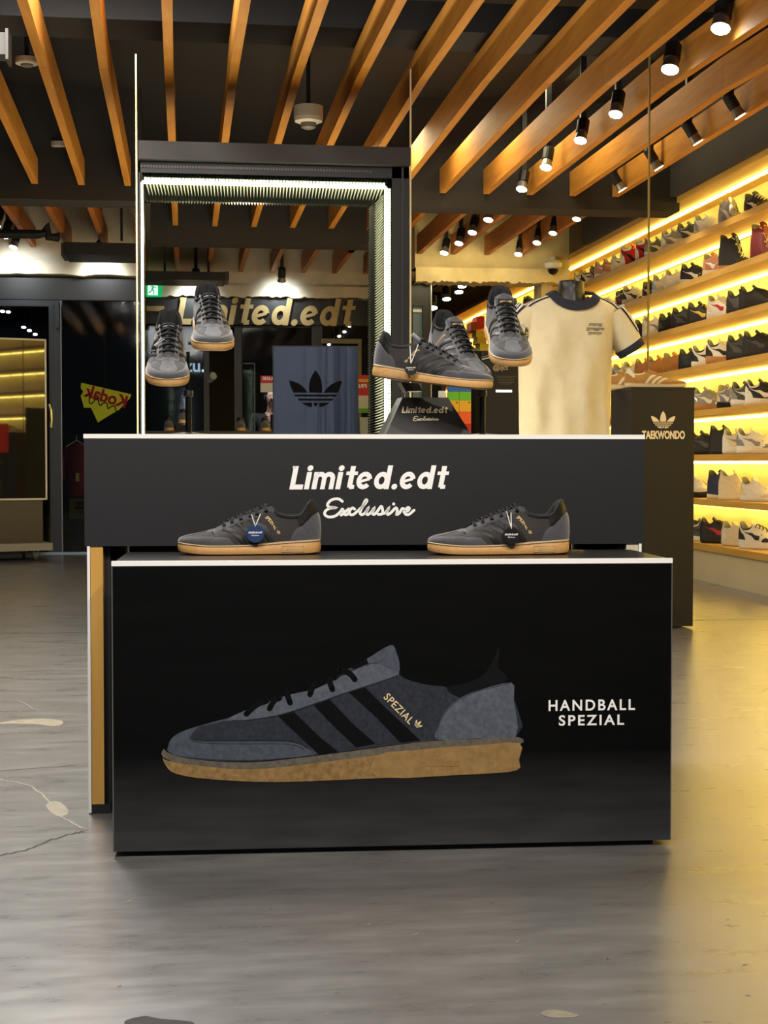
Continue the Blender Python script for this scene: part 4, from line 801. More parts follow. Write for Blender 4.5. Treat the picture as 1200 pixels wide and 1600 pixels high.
part('sleeve', MB().tube([q(680, 500, Yj-.02), q(690, 530, Yj-.05), q(693, 560, Yj-.06)], .06, 10), MATS['fabric_black'], t, smooth=True); part('stripes', mb, mat('stripe_white', (228,226,218), .7), t)
t = thing('black_cap_box', 'black box with a white winged motif above the raised sneakers', 'box', tuple(q(693, 512))); part('box', pbox(684, 484, 703, 511, 14.3, .2), mat('fabric_black', ()), t); mb = MB()
for P in ([(-.9,.5),(-.2,.2),(-.2,-.3),(-.6,-.6)], [(-.7,.9),(0,.2),(.7,.9)], [(0,.4),(0,-.7)]): ribbon(mb, P, .28); ribbon(mb, [(-x, y) for x, y in P], .28)
part('motif', put(fit(mb, .07, .085), frame(q(693.5, 496, 14.29), (1,0,0), (0,0,1))), mat('stripe_white', ()), t); part('post', MB().box2((q(693,512,14.4).x-.02, 14.4, 0), (q(693,512,14.4).x+.02, 14.44, q(693,511,14.4).z)), HOUS, t)
t0_ = 15.6
stackb = [((736,503,744.5,517),(150,60,28),'rust red'),((745,494,757,512),(196,36,34),'bright red'),((744,517,758,527),(214,182,52),'mustard yellow'),((746,527,760,537),(200,164,34),'ochre yellow'),((750,537,763,548),(226,214,90),'pale yellow')]
for (x0,y0,x1,y1), c, nm in stackb[::-1]: solid('shoe_box', pbox(x0, y0, x1, y1, t0_, .25), mat('box_'+nm.replace(' ', '_'), c, .6), f'{nm} shoe box stacked behind the raised sneakers', 'box', group='shoe boxes in the back room')
a, b = q(742, 548, t0_), q(766, 548, t0_); solid('box_stand', MB().box2((a.x, t0_, 0), (b.x, t0_+.3, a.z-.002)), BLKM, 'dark block under the yellow shoe boxes', 'stand')
Ys = 8.4; a, b = q(755, 548, Ys), q(845, 548, Ys); t = thing('standing_sign', 'tall black sign board with small pale text left of the shirt', 'sign', ((a.x+b.x)/2, Ys, 0)); part('board', MB().box2((a.x, Ys, .03), (b.x, Ys+.04, a.z)), mat('sign_black', (20,19,17), .5), t); part('foot', MB().box2((a.x-.02, Ys-.12, 0), (b.x+.02, Ys+.16, .03)), BLKM, t)
c0, c1 = q(768, 580, Ys-.003), q(812, 570, Ys-.003); part('heading', put(text('@qct', .085, bold=.01), frame(q(782, 575, Ys), (1,0,0), (0,0,1)), .002), mat('text_pale', (200,186,150), .6), t)
mb = MB()
for i in range(6):
    w2 = (.5, .42, .45, .36, .4, .25)[i]*.11
    x = q(790, 588+i*2.4, Ys); kx = -w2
    while kx < w2: L_ = random.uniform(.004, .011); mb.box2((x.x+kx, Ys-.0015, x.z-.0012), (x.x+kx+L_, Ys-.0005, x.z+.0012)); kx += L_+.003
part('small_print', mb, mat('text_dim', (120,112,92), .6), t); part('light_bar', pbox(775, 609, 800, 613, Ys-.006, .005), emis('bar_white', (255,246,210), 1.4), t)
Yr = 8.2; t = thing('rainbow_boards', 'pair of narrow boards striped blue, green, yellow, orange and red', 'board', tuple(q(718, 660, Yr)))
for (x0, x1) in ((699.5, 717), (717.6, 736)):
    bd = part('board', pbox(x0, 596, x1, 690, Yr, .02), mat('board_red', (206,40,30), .6), t); z0 = q(717, 690, Yr).z; part('leg', MB().box2((q((x0+x1)/2, 690, Yr).x-.02, Yr, 0), (q((x0+x1)/2, 690, Yr).x+.02, Yr+.02, z0)), BLKM, t)
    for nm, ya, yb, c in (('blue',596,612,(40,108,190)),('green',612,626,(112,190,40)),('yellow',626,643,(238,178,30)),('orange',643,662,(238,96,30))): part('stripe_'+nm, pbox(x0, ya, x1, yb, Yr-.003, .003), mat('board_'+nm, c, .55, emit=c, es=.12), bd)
    part('pin', MB().lathe([(.004,0),(.004,.004)], q(x1-3, 629, Yr-.004), 8, Matrix.Rotation(math.pi/2, 3, 'X')), BLKM, t)
t = thing('clothes_stand', 'thin black clothes stand with a pale strip right of the rainbow boards', 'stand', tuple(q(775, 676, 9))); x = q(766, 640, 9); part('post', MB().tube([(x.x, 9, 0), (x.x, 9, q(766, 622, 9).z)], .016, 8), HOUS, t); part('garment', pbox(761, 622, 774, 700, 9.02, .06), mat('fabric_black', ()), t); part('pale_strip', pbox(776, 626, 782, 700, 9.0, .03), mat('strip_pale_green', (196,200,140), .6), t); part('base', MB().box2((x.x-.1, 8.9, 0), (x.x+.15, 9.1, .02)), HOUS, t)
# ================================================================ PEDESTAL AND TAN SHOES
pl, pr = atZ(985, 983, 0), atZ(1087, 983, 0); pr = Vector((pr.x, pl.y, 0)); zt_ = atY(1036, 605, pl.y).z
t = thing('pedestal', 'tall black display pedestal with cream emblem and tan shoes on top', 'pedestal', ((pl.x+pr.x)/2, pl.y, 0))
PB = mat('pedestal_black', (20,17,14), .5, var=.1, scale=6); pdp = .36
part('body', MB().box2((pl.x, pl.y, .01), (pr.x, pl.y+pdp, zt_-.012)), PB, t, bevel=.002); part('top_board', MB().box2((pl.x-.002, pl.y-.002, zt_-.012), (pr.x+.004, pl.y+pdp, zt_)), PB, t)
CRW = mat('print_cream', (236,220,184), .6)
a, b = atY(1017, 671, pl.y), atY(1055, 641, pl.y); part('trefoil_logo', put(fit(clone(TRE), b.x-a.x, (b.z-a.z)*.9), frame((a+b)/2, (1,0,0), (0,0,1)), .002), CRW, t)
a, b = atY(1003, 686, pl.y), atY(1070, 673, pl.y); part('lettering', put(text('TAEKWONDO', b.x-a.x, b.z-a.z, bold=.045), frame((a+b)/2, (1,0,0), (0,0,1)), .002), CRW, t)
q = atY(1022, 604, pl.y+.12); s_ = sneaker('low tan suede shoe with cream stripes on the pedestal, pointing right', (q.x, pl.y+.10, zt_), (.97,-.22,0), lat=1, style=TAN, group='tan shoes on the pedestal', skip=('lettering','label_lettering','tongue_label','sole_stamp')); s_.scale = (.98,.98,.84)
q = atY(972, 604, pl.y+.22); s_ = sneaker('second tan shoe on the pedestal, behind the pointing one beside the shirt', (q.x+.03, pl.y+.235, zt_), (.97,-.1,0), lat=1, style=TAN, group='tan shoes on the pedestal', skip=('lettering','label_lettering','tongue_label','sole_stamp')); s_.scale = (.98,.98,.84)
# ================================================================ SHIRT ON MANNEQUIN
YS = 6.25; SCL = (atY(1000, 560, YS).x-atY(900, 560, YS).x)/100; cX = atY(890, 560, YS).x
def sx(px): return cX+(px-890)*SCL
def sz(py): return atY(890, py, YS).z
MT = thing('mannequin', 'black headless mannequin bust wearing the cream shirt', 'mannequin', (cX, YS, 0)); NB = mat('mannequin_black', (30,28,26), .32)
def ring(cx, cy, z, a, b, n=36, e=2.3, wr=0, ph=0):
    out = []
    for k in range(n):
        th = 2*math.pi*k/n; c, s = math.cos(th), math.sin(th); r = 1+wr*math.sin(9*th+ph)+wr*.7*math.sin(5*th-ph*1.7)
        out.append(Vector((cx+a*r*math.copysign(abs(c)**(2/e), c), cy+b*r*math.copysign(abs(s)**(2/e), s), z)))
    return out
def loft(R): mb = MB().grid(R, closed=True); k = len(R[0]); mb.f += [tuple(range(k-1, -1, -1)), tuple((len(R)-1)*k+i for i in range(k))]; return mb
nx = sx(891.5)
part('neck', loft([ring(nx, YS, sz(490), .10, .085, 28, 2), ring(nx, YS, sz(476), .072, .07, 28, 2), ring(nx, YS, sz(464), .060, .062, 28, 2), ring(nx, YS, sz(452), .055, .058, 28, 2), ring(nx, YS, sz(441), .053, .055, 28, 2), ring(nx, YS, sz(439.5), .049, .051, 28, 2)]), NB, MT, smooth=True)
part('torso', loft([ring(sx(882), YS, sz(y), a, b, 28) for y, a, b in ((705,.15,.08),(640,.165,.09),(560,.17,.095),(505,.175,.09),(490,.16,.075),(480,.10,.06))]), NB, MT, smooth=True)
part('pole', MB().tube([(cX, YS, .02), (cX, YS, sz(700))], .018, 12), mat('chrome', (190,190,190), .2, metal=1), MT); part('base', MB().lathe([(.17,0),(.17,.012),(.15,.02),(.03,.026)], (cX, YS, 0), 28), NB, MT)
ST = thing('t_shirt', 'cream three-stripe t-shirt with navy collar worn by the mannequin', 't-shirt', (cX, YS, sz(700))); CRM = mat('jersey_cream', (210,197,160), .9, var=.05, scale=20, bump=.25, sheen=.2); NAV = mat('jersey_navy', (26,28,44), .85, var=.15, scale=60)
spec = [(706,881,.182,.108),(676,881.5,.185,.11),(640,882,.189,.113),(600,882.5,.193,.117),(560,883.5,.195,.122),(530,884.5,.197,.126),(508,886,.200,.126),(494,888,.206,.118),(484,889.5,.207,.105),(477,890.5,.188,.095),(471,891,.155,.088),(466.5,891.5,.12,.082),(462,891.5,.085,.076)]
R = []
for i in range(len(spec)-1):
    for j in range(3):
        f = j/3; y, c, a, b = [spec[i][q]*(1-f)+spec[i+1][q]*f for q in range(4)]
        w_ = .010 if y > 500 else .004; R.append(ring(sx(c), YS, sz(y), a, b, 72, 2.5, w_*min(1, (y-455)/120), ph=y*.035))
y, c, a, b = spec[-1]; R.append(ring(sx(c), YS, sz(y), a, b, 72, 2.2))
rw = random.Random(4)
for r_ in R:                       # pulled creases on the front of the cloth
    for p in r_:
        if p.y < YS+.02 and abs(p.x-nx) < .088: p.z = min(p.z, sz(461)-.056*math.sqrt(1-((p.x-nx)/.088)**2))
        kf = max(0, min(1, (sz(486)-p.z)/.14))
        if p.y < YS: p.y -= kf*(.007*math.sin((p.x-cX)*62+p.z*5)*(.6+.4*math.sin(p.z*13+1.2))+.006*math.sin((p.x-cX)*31-p.z*11)+.003*math.sin((p.x-cX)*90+p.z*40))
shb = MB().grid(R, closed=True); bodyo = part('body', shb, CRM, ST, smooth=True)
slv = []
for g in (1, -1):
    px0, px1 = (948, 984) if g == 1 else (832, 790)
    A = Vector((sx(px0), YS, sz(492))); B = Vector((sx(px1), YS-.02, sz(546)))
    rows = []; ax = (B-A).normalized(); side = Vector((0,1,0)); upv = ax.cross(side) if g == 1 else side.cross(ax)
    upv = Vector((ax.z*-1*1, 0, ax.x)) if g == 1 else Vector((ax.z, 0, -ax.x)); upv = upv if upv.z > 0 else -upv
    for i in range(9):
        f = i/8; p = A.lerp(B, f)+Vector((0,0,.012*math.sin(f*math.pi))); ra = .078-.022*f; rb = .080-.010*f
        rows.append([p+upv*ra*math.sin(2*math.pi*k/24)*(1+.03*math.sin(5*k+i))+side*rb*math.cos(2*math.pi*k/24) for k in range(24)])
    mb = MB().grid(rows, closed=True); so = part('sleeve', mb, CRM, ST, smooth=True); slv.append(mb)
    rows = []
    for f, e in ((.86,1.04),(.90,1.07),(1.02,1.08),(1.04,1.05),(1.04,.9),(.95,.88)):
        p = A.lerp(B, f); ra = (.078-.022*f)*e; rb = (.080-.010*f)*e; rows.append([p+upv*ra*math.sin(2*math.pi*k/24)+side*rb*math.cos(2*math.pi*k/24) for k in range(24)])
    part('cuff', MB().grid(rows, closed=True), NAV, so, smooth=True)
def surf_y(x, z):
    py = 461+(sz(461)-z)/((sz(461)-sz(561))/100); K = [q[0] for q in spec[::-1]]; c_, a_, b_ = [float(np.interp(py, K, [q[j] for q in spec[::-1]])) for j in (1, 2, 3)]
    f = min(1, abs((x-sx(c_))/a_)); return YS-b_*(1-f**2.5)**(1/2.5)
rows = []
for k in range(49):
    th = 2*math.pi*k/48; fr = max(0, -math.sin(th)); zc_ = sz(461)-.053*fr+.012*max(0, math.sin(th)); c = Vector((nx+.087*math.cos(th), YS+.07*math.sin(th) if fr < .02 else surf_y(nx+.087*math.cos(th), zc_)-.006, zc_)); o_ = Vector((math.cos(th), math.sin(th)*.6, -.8*fr+.2)).normalized()
    rows.append([c-o_*.010+Vector((0,0,.012)), c+Vector((0,0,.016))-o_*.004, c+o_*.006+Vector((0,0,.008)), c+o_*.018, c+o_*.021-Vector((0,0,.005))])
part('collar', MB().grid(rows), NAV, ST, smooth=True)
comb = MB(); comb.add(shb.v, shb.f)
for m_ in slv: comb.add(m_.v, m_.f)
bvh = BVHTree.FromPolygons([tuple(p) for p in comb.v], comb.f)
def drape(p, d, off=.002):
    h, n, i, _ = bvh.ray_cast(Vector(p), Vector(d).normalized())
    if h is None: return None
    return h-Vector(d).normalized()*off
def strip_on(g, y0, y1, lift, nm, m):
    rows = []
    for i in range(22):
        f = i/21; px = (914+f*72) if g == 1 else (868-f*84); r_ = []
        for j in range(5):
            yy = YS+y0+(y1-y0)*j/4; d = Vector((-.75*g*f, .55, -1)).normalized(); tgt = Vector((sx(px), yy, sz(466+f*f*58)))
            h = drape(tgt-d*.5, d, lift); r_.append(h if h is not None else (r_[-1] if r_ else tgt))
        rows.append(r_)
    part(nm, MB().grid(rows), m, ST, smooth=True)
for g in (1, -1):
    strip_on(g, -.060, .03, .0025, 'shoulder_band', NAV)
    for k in range(3): strip_on(g, -.050+.024*k, -.036+.024*k, .0045, 'shoulder_stripe', mat('stripe_white', ()))
mb = MB(); rg = random.Random(9)
for (y, x0, x1) in ((511.5,908,929),(518,904,932),(525,907,929)):
    x = x0
    while x < x1-1:
        w_ = rg.uniform(2.2, 3.6); P = []
        for (ax_, ay) in [(0,-2),(w_*.8,-2),(w_*.9,0),(w_*.2,0),(0,2),(w_*.8,2.2)][:rg.choice((4,5,6))]:
            d = Vector((0,1,0)); h = drape((sx(x+ax_), YS-.5, sz(y+ay)), d, .0015); P.append(h if h else Vector((sx(x+ax_), YS-.13, sz(y+ay))))
        mb.tube(P, .0011, 4, cap=False); x += w_
part('chest_print', mb, mat('print_grey', (84,78,70), .8), ST, 'small illegible chest print')
# ================================================================ FRONT DISPLAY BOX
fl_, fr_ = atZ(178, 1331, .012), atZ(1048, 1312, .012); bx = Vector((fr_.x-fl_.x, fr_.y-fl_.y, 0)); BW = bx.length; bx.normalize(); by = Vector((-bx.y, bx.x, 0)); nrm = -by
pl_ = fl_.copy(); ztop = (atP(174, 877, pl_, nrm).z+atP(1051, 873, pl_, nrm).z)/2
p0 = atP(174, 877, pl_, nrm); p1 = atP(1050, 873, pl_, nrm); x0_ = (p0-pl_).dot(bx)*.5; x1_ = ((fr_-pl_).dot(bx)+(p1-pl_).dot(bx))/2
O = pl_+bx*x0_; O.z = 0; BW = x1_-x0_; BD = .33
def bp(x, d, z): return O+bx*x+by*d+Vector((0,0,z))
def bbox(x0, x1, d0_, d1, z0, z1, mb=None): return (mb or MB()).prism([bp(x0,d0_,z0), bp(x1,d0_,z0), bp(x1,d0_,z1), bp(x0,d0_,z1)], by*(d1-d0_))
DB = thing('display_box', 'large black display box in front printed with a grey sneaker', 'display box', tuple(bp(BW/2, BD/2, 0)))
PRB = mat('print_black', (13,13,14), .42, spec=.4); WED = mat('white_edge', (236,236,232), .45); TOPB = mat('top_black_gloss', (20,19,19), .28, var=.2, scale=8)
part('body', bbox(0, BW, .003, BD, .012, ztop-.009), BLK, DB); part('top_panel', bbox(.006, BW-.006, .008, BD, ztop-.009, ztop), TOPB, DB)
part('plinth', bbox(.03, BW-.03, .03, BD-.03, 0, .012), BLKM, DB)
mb = bbox(-.001, BW+.001, 0, .008, ztop-.0095, ztop+.0005); part('front_edge', mb, WED, DB, 'white front edge strip'); part('corner_edge', bbox(-.0012, .0012, .001, .004, .012, ztop-.01), mat('corner_grey', (96,94,92), .4), DB); part('corner_edge', bbox(BW-.0012, BW+.0012, .001, .004, .012, ztop-.01), MATS['corner_grey'], DB)
def grad_print():
    m = mat('print_backdrop', (13,13,14), .5, spec=.1); nt = m.node_tree; b = nt.nodes['Principled BSDF']; tc = nt.nodes.new('ShaderNodeTexCoord'); sp = nt.nodes.new('ShaderNodeSeparateXYZ')
    r = nt.nodes.new('ShaderNodeValToRGB'); r.color_ramp.elements[0].position = .0; r.color_ramp.elements[1].position = .34; r.color_ramp.elements[0].color = (.075,.075,.079,1); r.color_ramp.elements[1].color = (.003,.003,.0032,1)
    n = nt.nodes.new('ShaderNodeTexNoise'); n.inputs['Scale'].default_value = 6; n.inputs['Detail'].default_value = 6; mp = nt.nodes.new('ShaderNodeMapping'); mp.inputs['Scale'].default_value = (.8,1,5)
    mx = nt.nodes.new('ShaderNodeMix'); mx.data_type = 'RGBA'; mx.blend_type = 'MULTIPLY'; mx.inputs[0].default_value = .75; md = nt.nodes.new('ShaderNodeMath'); md.operation = 'DIVIDE'; md.inputs[1].default_value = ztop
    L = nt.links.new; L(tc.outputs['Object'], sp.inputs[0]); L(sp.outputs[2], md.inputs[0]); L(md.outputs[0], r.inputs[0]); L(tc.outputs['Object'], mp.inputs[0]); L(mp.outputs[0], n.inputs['Vector']); L(r.outputs[0], mx.inputs[6]); L(n.outputs['Fac'], mx.inputs[7]); L(mx.outputs[2], b.inputs['Base Color']); return m
part('front_print', bbox(.0012, BW-.0012, 0, .003, .012, ztop-.0095), grad_print(), DB)
# the printed sneaker: flat shapes on the front face, from the crop of the print (x 230.., y 980.., 1.9355 per pixel)
PS = part('printed_sneaker', MB().poly([bp(.3,-.0001,.2), bp(.301,-.0001,.2), bp(.301,-.0001,.201)]), PRB, DB, 'flat print of a grey sneaker with gum sole')
def cp(x, y, lift): p = atP(230+x/1.9355, 980+y/1.9355, O, nrm); return p+nrm*lift
def pprint(nm, P, lift, m, k=3, sm=True):
    P2 = catmull([(float(x), float(y)) for x, y in P], k, True) if sm else P
    return part(nm, MB().poly([cp(x, y, lift) for x, y in P2]), m, PS)
def pmat(n, c, var=.22, s=60): return mat('print_'+n, c, .5, var=var, scale=s, spec=.12)
P_MESH, P_SU, P_SUL, P_BK = pmat('shoe_mesh', (46,49,58), .3, 110), pmat('shoe_suede', (72,78,89), .26, 90), pmat('shoe_suede_light', (83,89,100), .26, 90), pmat('shoe_black', (10,10,11), .1)
pprint('upper', [(65,355),(72,338),(100,318),(150,300),(240,276),(300,258),(400,225),(500,190),(560,160),(640,112),(735,60),(755,80),(762,110),(762,142),(800,163),(860,176),(910,182),(960,212),(1010,195),(1100,166),(1110,220),(1115,332),(820,347),(500,388),(300,406),(130,398),(65,378)], .0004, P_MESH)
pprint('toe_guard', [(65,356),(74,336),(100,318),(150,300),(210,285),(165,297),(140,316),(132,334),(152,345),(250,346),(400,346),(452,352),(482,366),(503,387),(300,402),(130,394),(66,378)], .0007, P_SU)
pprint('toe_bar', [(150,300),(240,276),(275,268),(262,280),(220,286),(180,296)], .0007, P_SU)
pprint('eyestay', [(245,275),(330,238),(430,204),(510,186),(590,148),(680,110),(735,125),(762,142),(690,168),(600,197),(500,232),(400,264),(300,280),(262,280)], .0008, P_SUL)
pprint('tongue', [(600,132),(665,95),(735,54),(752,72),(763,110),(760,138),(735,124),(690,108),(640,116)], .0007, P_SU); pprint('tongue_label', [(612,122),(664,95),(668,109),(628,126)], .0009, P_BK, sm=False)
pprint('heel_counter', [(1102,168),(1108,220),(1114,332),(1000,336),(878,340),(880,300),(900,256),(942,216),(1005,190)], .0008, P_SUL); pprint('collar', [(905,182),(960,170),(1020,140),(1050,90),(1062,62),(1066,80),(1060,120),(1090,160),(1010,188),(945,212)], .0006, pmat('collar_black', (17,17,19), .2))
for P in ([(395,268),(440,252),(470,282),(525,335),(578,376),(520,385),(455,325)], [(500,232),(552,218),(620,290),(690,352),(632,363),(560,295)], [(608,195),(657,180),(740,262),(826,342),(766,349),(690,270)]): pprint('stripe', P, .0009, P_BK, sm=False)
for P in ([(300,262),(330,235),(362,222)], [(370,246),(384,222),(400,214)], [(432,228),(424,200),(436,188)], [(492,203),(502,180),(520,165)], [(560,188),(552,160),(570,150)], [(580,128),(612,140),(628,158)]):
    mb = MB(); ribbon(mb, catmull([(x, y) for x, y in P], 4), 17, round_=True); q = MB(); q.v = [cp(p.x, p.y, .0011) for p in mb.v]; q.f = mb.f; part('lace', q, P_BK, PS)
def stitch(P, w=1.6, c=(30,31,35)):
    mb = MB(); ribbon(mb, catmull(P, 4), w); q = MB(); q.v = [cp(p.x, p.y, .0011) for p in mb.v]; q.f = mb.f; part('stitching', q, mat('print_stitch', c, .5), PS)
stitch([(135,322),(145,338),(250,341),(400,341),(455,347),(486,364),(505,384)]); stitch([(128,325),(142,346),(250,352),(398,352),(448,358),(474,370)]); stitch([(300,281),(400,266),(500,235),(600,199),(690,170),(760,144)]); stitch([(878,338),(881,300),(902,258),(944,218),(1005,192),(1100,168)])
pprint('welt', [(50,368),(65,380),(130,398),(300,409),(500,390),(820,348),(1000,338),(1122,332),(1126,354),(1000,360),(820,374),(500,417),(300,434),(120,418),(48,392)], .0010, pmat('welt', (96,90,80), .3, 90))
pprint('sole', [(47,392),(58,402),(120,414),(300,430),(500,412),(820,370),(1000,356),(1125,350),(1124,400),(1118,432),(1000,444),(700,456),(400,468),(200,460),(90,444),(56,418)], .0011, pmat('gum', (138,110,70), .32, 80))
pprint('sole_heel', [(700,386),(820,371),(1000,357),(1124,351),(1123,400),(1117,431),(1000,442),(700,454)], .0012, pmat('gum_heel', (146,116,73), .2, 50))
stitch([(815,384),(1008,376),(1008,424),(815,432),(815,384)], 2.2, (204,170,112)); a, b = cp(828, 430-8, .0015), cp(945, 392, .0015); part('sole_lettering', put(text('adidas', (b-a).dot(bx), b.z-a.z, bold=.03), frame((a+b)/2, bx, (0,0,1)), .0002), mat('print_gum_dark', (146,112,68), .5), PS)
GOLDP = mat('print_gold', (226,206,156), .45); a, b = cp(722, 206, .0014), cp(800, 286, .0014); part('lettering', put(text('SPEZIAL', (b-a).length*1.02, .0155, bold=.01, spacing=1.1), frame((a+b)/2, b-a, nrm.cross(b-a)), .0002), GOLDP, PS)
part('trefoil', put(fit(clone(TRE), .018, .016), frame(cp(820, 292, .0015), b-a, nrm.cross(b-a)), .0002), GOLDP, PS)
WPR = mat('print_white', (244,244,242), .5, emit=(244,244,242), es=0)
for s, xa, xb, ya, yb in (('HANDBALL', 857, 992, 1111, 1092), ('SPEZIAL', 873, 975, 1134, 1116)):
    a, b = atP(xa, ya, O, nrm), atP(xb, yb, O, nrm); part('lettering', put(text(s, (b-a).dot(bx), b.z-a.z, bold=.02, spacing=1.27), frame((a+b)/2, bx, (0,0,1)), .001), WPR, DB)
# ================================================================ COUNTER
CF = atZ(150, 1272, 0); cl = atP(131, 678, CF, nrm); cr_ = atP(1007, 680, CF, nrm); CZ1 = (cl.z+cr_.z)/2; CZ0 = (atP(139, 853, CF, nrm).z+atP(1007, 850, CF, nrm).z)/2
CO = Vector((cl.x, cl.y, 0)); CW = (cr_-cl).dot(bx); CDp = .55
def kp(x, d, z): return CO+bx*x+by*d+Vector((0,0,z))
def kbox(x0, x1, d0_, d1, z0, z1, mb=None): return (mb or MB()).prism([kp(x0,d0_,z0), kp(x1,d0_,z0), kp(x1,d0_,z1), kp(x0,d0_,z1)], by*(d1-d0_))
CT = thing('counter', 'black display counter behind the box with large white slanted lettering', 'counter', tuple(kp(CW/2, CDp/2, 0)))
CTB = mat('counter_black', (25,25,28), .5, spec=.45, var=.1, scale=80)
part('front_panel', kbox(0, CW, 0, .02, CZ0, CZ1-.0095), CTB, CT); part('top_panel', kbox(0, CW, .02, CDp, CZ1-.03, CZ1), TOPB, CT); part('top_edge', kbox(-.001, CW+.001, -.001, .02, CZ1-.0095, CZ1+.0005), WED, CT, 'white top edge strip')
part('back_panel', kbox(.06, CW-.06, CDp-.02, CDp, .02, CZ1-.03), BLKM, CT); part('side_board', kbox(0, .02, .02, CDp, CZ0, CZ1-.03), CTB, CT); part('side_board', kbox(CW-.02, CW, .02, CDp, CZ0, CZ1-.03), CTB, CT)
def cxp(px): return (atP(px, 1100, CF, nrm)-CO).dot(bx)
xa, xb, xc, xd = cxp(137.5), cxp(142), cxp(162), cxp(172)
for sgn in (0, 1):
    f = (lambda a, b: (a, b)) if sgn == 0 else (lambda a, b: (CW-b, CW-a))
    lg = part('leg_panel', kbox(*f(xb, xd), .03, CDp, .0, CZ0), BLKM, CT); part('wood_edge', kbox(*f(xb+.001, xc), .003, .03, .022, CZ0), LEGW if sgn == 0 else mat('edge_pale', (196,186,160), .5), lg, 'pale wooden front edge'); part('white_side', kbox(*f(xa, xb), 0, CDp, .003, CZ0), WED, lg, 'white laminate side'); part('foot', kbox(*f(xb, xd), .003, .03, 0, .022), BLKM, lg)
a, b = atP(452, 765, CF, nrm), atP(702, 727, CF, nrm); q = put(fit(clone(LIM), (b-a).dot(bx), (b.z-a.z)), frame((a+b)/2, bx, (0,0,1)), .001); part('lettering', q, WPR, CT, 'white slanted shop-name lettering')
a, b = atP(505, 810, CF, nrm), atP(649, 777, CF, nrm); part('lettering', put(fit(clone(EXC), (b-a).dot(bx), (b.z-a.z)), frame((a+b)/2, bx, (0,0,1)), .001), WPR, CT, 'white script lettering')
# ================================================================ SNEAKERS ON BOX
ga, gb = atZ(390, 865.5, ztop), atZ(779, 865.5, ztop)
A = sneaker('grey gum-soled sneaker with blue-tinted tag, left of the two on the front box', tuple(ga), -bx, lat=-1, group='sneakers on the front box'); B = sneaker('grey gum-soled sneaker with black tag, right of the two on the front box', tuple(gb), -bx, lat=-1, group='sneakers on the front box')
for s_, x0, x1 in ((A, 278, 502), (B, 668, 890)):
    dd = (s_.location-EYE).length; L_ = (atP(x1, 850, s_.location, nrm)-atP(x0, 850, s_.location, nrm)).length; k = L_/.302; s_.scale = (k, k, k); print('shoe scale', k)
def hang_tag(px, py, p0_, n, r, rgb, label, tops, up=(0,0,1)):
    n = Vector(n).normalized(); c = atP(px, py, Vector(p0_), n); t = thing('hang_tag', label, 'tag', tuple(c), 'round hang tags'); rt = Vector(up).cross(n).normalized(); M = frame(c, rt, up)
    mb = MB().lathe([(r*.97,-.0006),(r,0),(r*.97,.0006)], (0,0,0), 32); mb.v = [M @ p for p in mb.v]; part('disc', mb, mat('tag_%d' % rgb[2], rgb, .6, spec=.25), t)
    part('lettering', put(logo(r*1.5), M, .0009), WPR, t)
    S = [atP(x, y, Vector(p0_), n) for x, y in tops]; e = c+Vector(up)*r*.8
    part('string', MB().tube([e, S[0]-n*.004], .0011, 6).tube([e, S[1]-n*.004], .0011, 6), mat('string_white', (224,224,216), .7), t); return t
yA = ga+nrm*.058; yB = gb+nrm*.058
hang_tag(399, 834, yA, nrm, .0195, (34,56,96), 'round hang tag tinted with blue reflected light on the left sneaker of the front box', ((393,804),(407,803)))  # blue reflected light is put into the colour of this tag
hang_tag(799, 837, yB, nrm, .0190, (18,18,19), 'black round hang tag on the right sneaker of the front box', ((792,799),(799,801)))
# ================================================================ ON THE COUNTER
def on(px, Y): q = atY(px, 676, Y); return Vector((q.x, Y, CZ1))
Yc = 3.80; a, b = atY(426, 540, Yc), atY(560, 540, Yc); zb = a.z
dq = ray(424, 620); by2 = Vector((dq.x, dq.y, 0)).normalized(); bx2 = Vector((by2.y, -by2.x, 0)); b = atP(560, 600, a, by2); MW = (b-a).dot(bx2)
t = thing('metal_box', 'dark brushed metal box with black three-leaf logo on the counter', 'box', ((a.x+b.x)/2, Yc, CZ1))
def mbx(x0, x1, d0_, d1, z0, z1): A_ = Vector((a.x, a.y, 0)); return MB().prism([A_+bx2*x+by2*d0_+Vector((0,0,z)) for x, z in ((x0,z0),(x1,z0),(x1,z1),(x0,z1))], by2*(d1-d0_))
def brushed():
    m = mat('brushed_dark_metal', (56,60,70), .21, metal=.7); nt = m.node_tree; b_ = nt.nodes['Principled BSDF']; tc = nt.nodes.new('ShaderNodeTexCoord'); mp = nt.nodes.new('ShaderNodeMapping'); mp.inputs['Scale'].default_value = (14, 14, .25)
    n = nt.nodes.new('ShaderNodeTexNoise'); n.inputs['Scale'].default_value = 2.2; n.inputs['Detail'].default_value = 3; bpn = nt.nodes.new('ShaderNodeBump'); bpn.inputs['Strength'].default_value = .22; bpn.inputs['Distance'].default_value = .004
    nt.links.new(tc.outputs['Object'], mp.inputs[0]); nt.links.new(mp.outputs[0], n.inputs['Vector']); nt.links.new(n.outputs['Fac'], bpn.inputs['Height']); nt.links.new(bpn.outputs[0], b_.inputs['Normal']); return m
part('body', mbx(0, MW, 0, .18, CZ1, zb), BLK, t); part('front_plate', mbx(.003, MW-.003, -.003, 0, CZ1+.002, zb-.003), brushed(), t)
c0, c1 = atP(452, 636, a, by2), atP(534, 579, a, by2); q = put(fit(clone(TRE), (c1-c0).dot(bx2), c1.z-c0.z), frame((c0+c1)/2, bx2, (0,0,1)), .0045); part('trefoil_logo', q, mat('logo_black', (5,5,5), .9, spec=.1), t)
